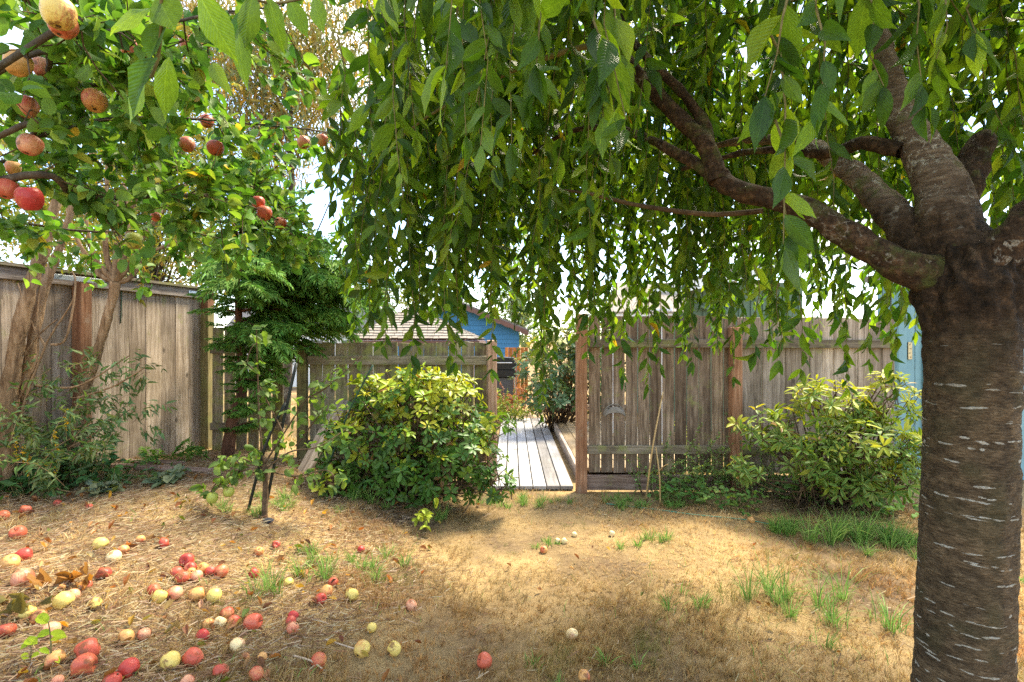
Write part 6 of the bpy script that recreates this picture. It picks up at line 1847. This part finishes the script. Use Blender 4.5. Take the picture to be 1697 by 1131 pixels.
# the curled brown leaves beside the yellow apples
for (px, py, lab) in ((108, 968, 'curled brown leaf bunch above the pale yellow apples'), (25, 1020, 'drooping dark dry leaves at the left edge above the seedling')):
    g = G(px, py + 8)
    rt = thing('dry_leaf_bunch', g, lab, 'leaves')
    L = Leaves()
    for _ in range(12):
        l = random.uniform(.06, .11)
        L.add(np.array(g) + np.array([random.gauss(0, .05), random.gauss(0, .03), random.uniform(.01, .07)]), unit(np.array([random.gauss(0, .7), random.gauss(-.2, .5), random.uniform(-.7, .9)])), rv(1), l, l * random.uniform(.3, .5), jitc((.30, .14, .035) if px > 60 else (.16, .14, .05), .25))
    foliage(L, M_LEAFS, rt, tmpl([0, .2, .5, .8, 1], [0, .75, 1, .5, 0], -.4, .8, .05), None, 12, name='leaf_scraps', variants=3)
# green tufts: each a thing
GREENS = [(.15, .29, .05), (.20, .36, .065), (.12, .25, .045), (.27, .38, .09)]
def tuft(px, py, n, rx, ry, l0, l1, label, wd=(.0028, .0055), lean=(.25, 1.0), pal=GREENS):
    g = G(px, py)
    rt = thing('grass_tuft', g, label, 'grass', 'green grass tufts')
    m_ = max(4, n // 34)
    kx, ky, kh = rng.normal(0, rx, m_), rng.normal(0, ry, m_), rng.uniform(.6, 1.15, m_)
    j = rng.integers(0, m_, n)
    a0 = rng.uniform(0, 6.283, n); r0 = np.abs(rng.normal(0, .024, n))
    x = g.x + kx[j] + np.cos(a0) * r0; y = g.y + ky[j] + np.sin(a0) * r0
    blades('grass_blades', x, y, rng.uniform(l0, l1, n) * kh[j], rng.uniform(*wd, n), rng.uniform(*lean, n), pick(n, pal, .3), M_GRASS, None, None, None, rt, 0.0, a0 + rng.normal(0, .5, n))['kind'] = 'stuff'
for args in ((1415, 897, 620, .15, .07, .16, .34, 'bright green drooping grass clump left of the cherry trunk'),
             (1300, 884, 380, .14, .06, .08, .22, 'green grass clump at the bed edge, left of the largest clump'),
             (1490, 908, 300, .13, .07, .08, .22, 'green grass against the cherry trunk'),
             (1330, 1012, 300, .20, .08, .12, .30, 'tall green blades in the dry lawn right of centre'),
             (1150, 1005, 80, .18, .08, .06, .20, 'sparse dark green blades left of the tall ones'),
             (1440, 1040, 90, .22, .10, .06, .2, 'thin green blades in front of the cherry trunk'),
             (860, 838, 600, .18, .08, .05, .13, 'green grass in front of the boardwalk'),
             (1060, 838, 700, .22, .10, .05, .14, 'green grass at the foot of the right fence'),
             (1080, 905, 230, .10, .10, .05, .13, 'light green tuft mid-lawn right of the pale apples'),
             (900, 903, 110, .07, .04, .04, .10, 'small tuft around the orange apple mid-lawn'),
             (560, 925, 330, .22, .14, .05, .16, 'green grass patch right of the small red apples'),
             (520, 960, 160, .12, .08, .06, .18, 'upright green grass above the trio of apples'),
             (455, 990, 80, .05, .05, .10, .24, 'arching long blades beside the large pink apple'),
             (475, 838, 330, .22, .08, .05, .14, 'green grass round the foot of the sapling'),
             (390, 850, 160, .14, .06, .05, .12, 'grass left of the dark stakes'),
             (620, 840, 240, .25, .07, .06, .2, 'grass stalks in front of the big rhododendron'),
             (45, 790, 420, .22, .10, .20, .55, 'tall green grass at the left edge below the butterfly bush'),
             (130, 780, 240, .18, .10, .15, .40, 'tall grass between the weeds and the grey fence'),
             (975, 1105, 90, .16, .07, .05, .13, 'greenish blades at the bottom centre'),
             (1650, 960, 500, .4, .35, .05, .14, 'light green grass behind the cherry trunk')):
    tuft(*args)
n = 9000
x, y = scatter(n, 1.6, 5.1, .8)
gk = np.clip(.9 * vnoise(x, y, 2.4, 61) + .45 * vnoise(x, y, 9.0, 62) - .05, 0, 1)
for (px, py, rx, ry) in ((1350, 900, .9, .3), (1330, 1010, .8, .4), (1060, 850, .6, .25), (540, 930, .5, .35), (1100, 905, .3, .3), (860, 845, .4, .2)):
    g = G(px, py); gk = np.maximum(gk, 1.0 * np.exp(-(((x - g.x) / rx) ** 2 + ((y - g.y) / ry) ** 2)))
k = (rng.random(n) < gk * .75) & (x > -2.5) & (x < 4.5)
x, y = x[k], y[k]; n = len(x)
blades('green_grass', x, y, rng.uniform(.03, .10, n), rng.uniform(.0022, .0045, n), rng.uniform(.3, .95, n), pick(n, GREENS + [(.26, .28, .08), (.30, .28, .09)], .3), M_GRASS, 'thin green blades growing through the dry lawn')
# far ground plants so that the slits of the fence look onto a garden
x = rng.uniform(-6, 8, 30000); y = rng.uniform(5.6, 13.5, 30000)
k = (~((x > -.25) & (x < .68))) & (~((x > .64) & (x < 2.1) & (y < 9)))
x, y = x[k], y[k]; n = len(x)
blades('far_grass', x, y, rng.uniform(.04, .12, n), rng.uniform(.004, .009, n), rng.uniform(.2, .9, n), pick(n, STRAW[:4] + [(.20, .24, .06), (.30, .28, .09)]), M_STRAW, 'rough straw and grass of the garden beyond the gate')
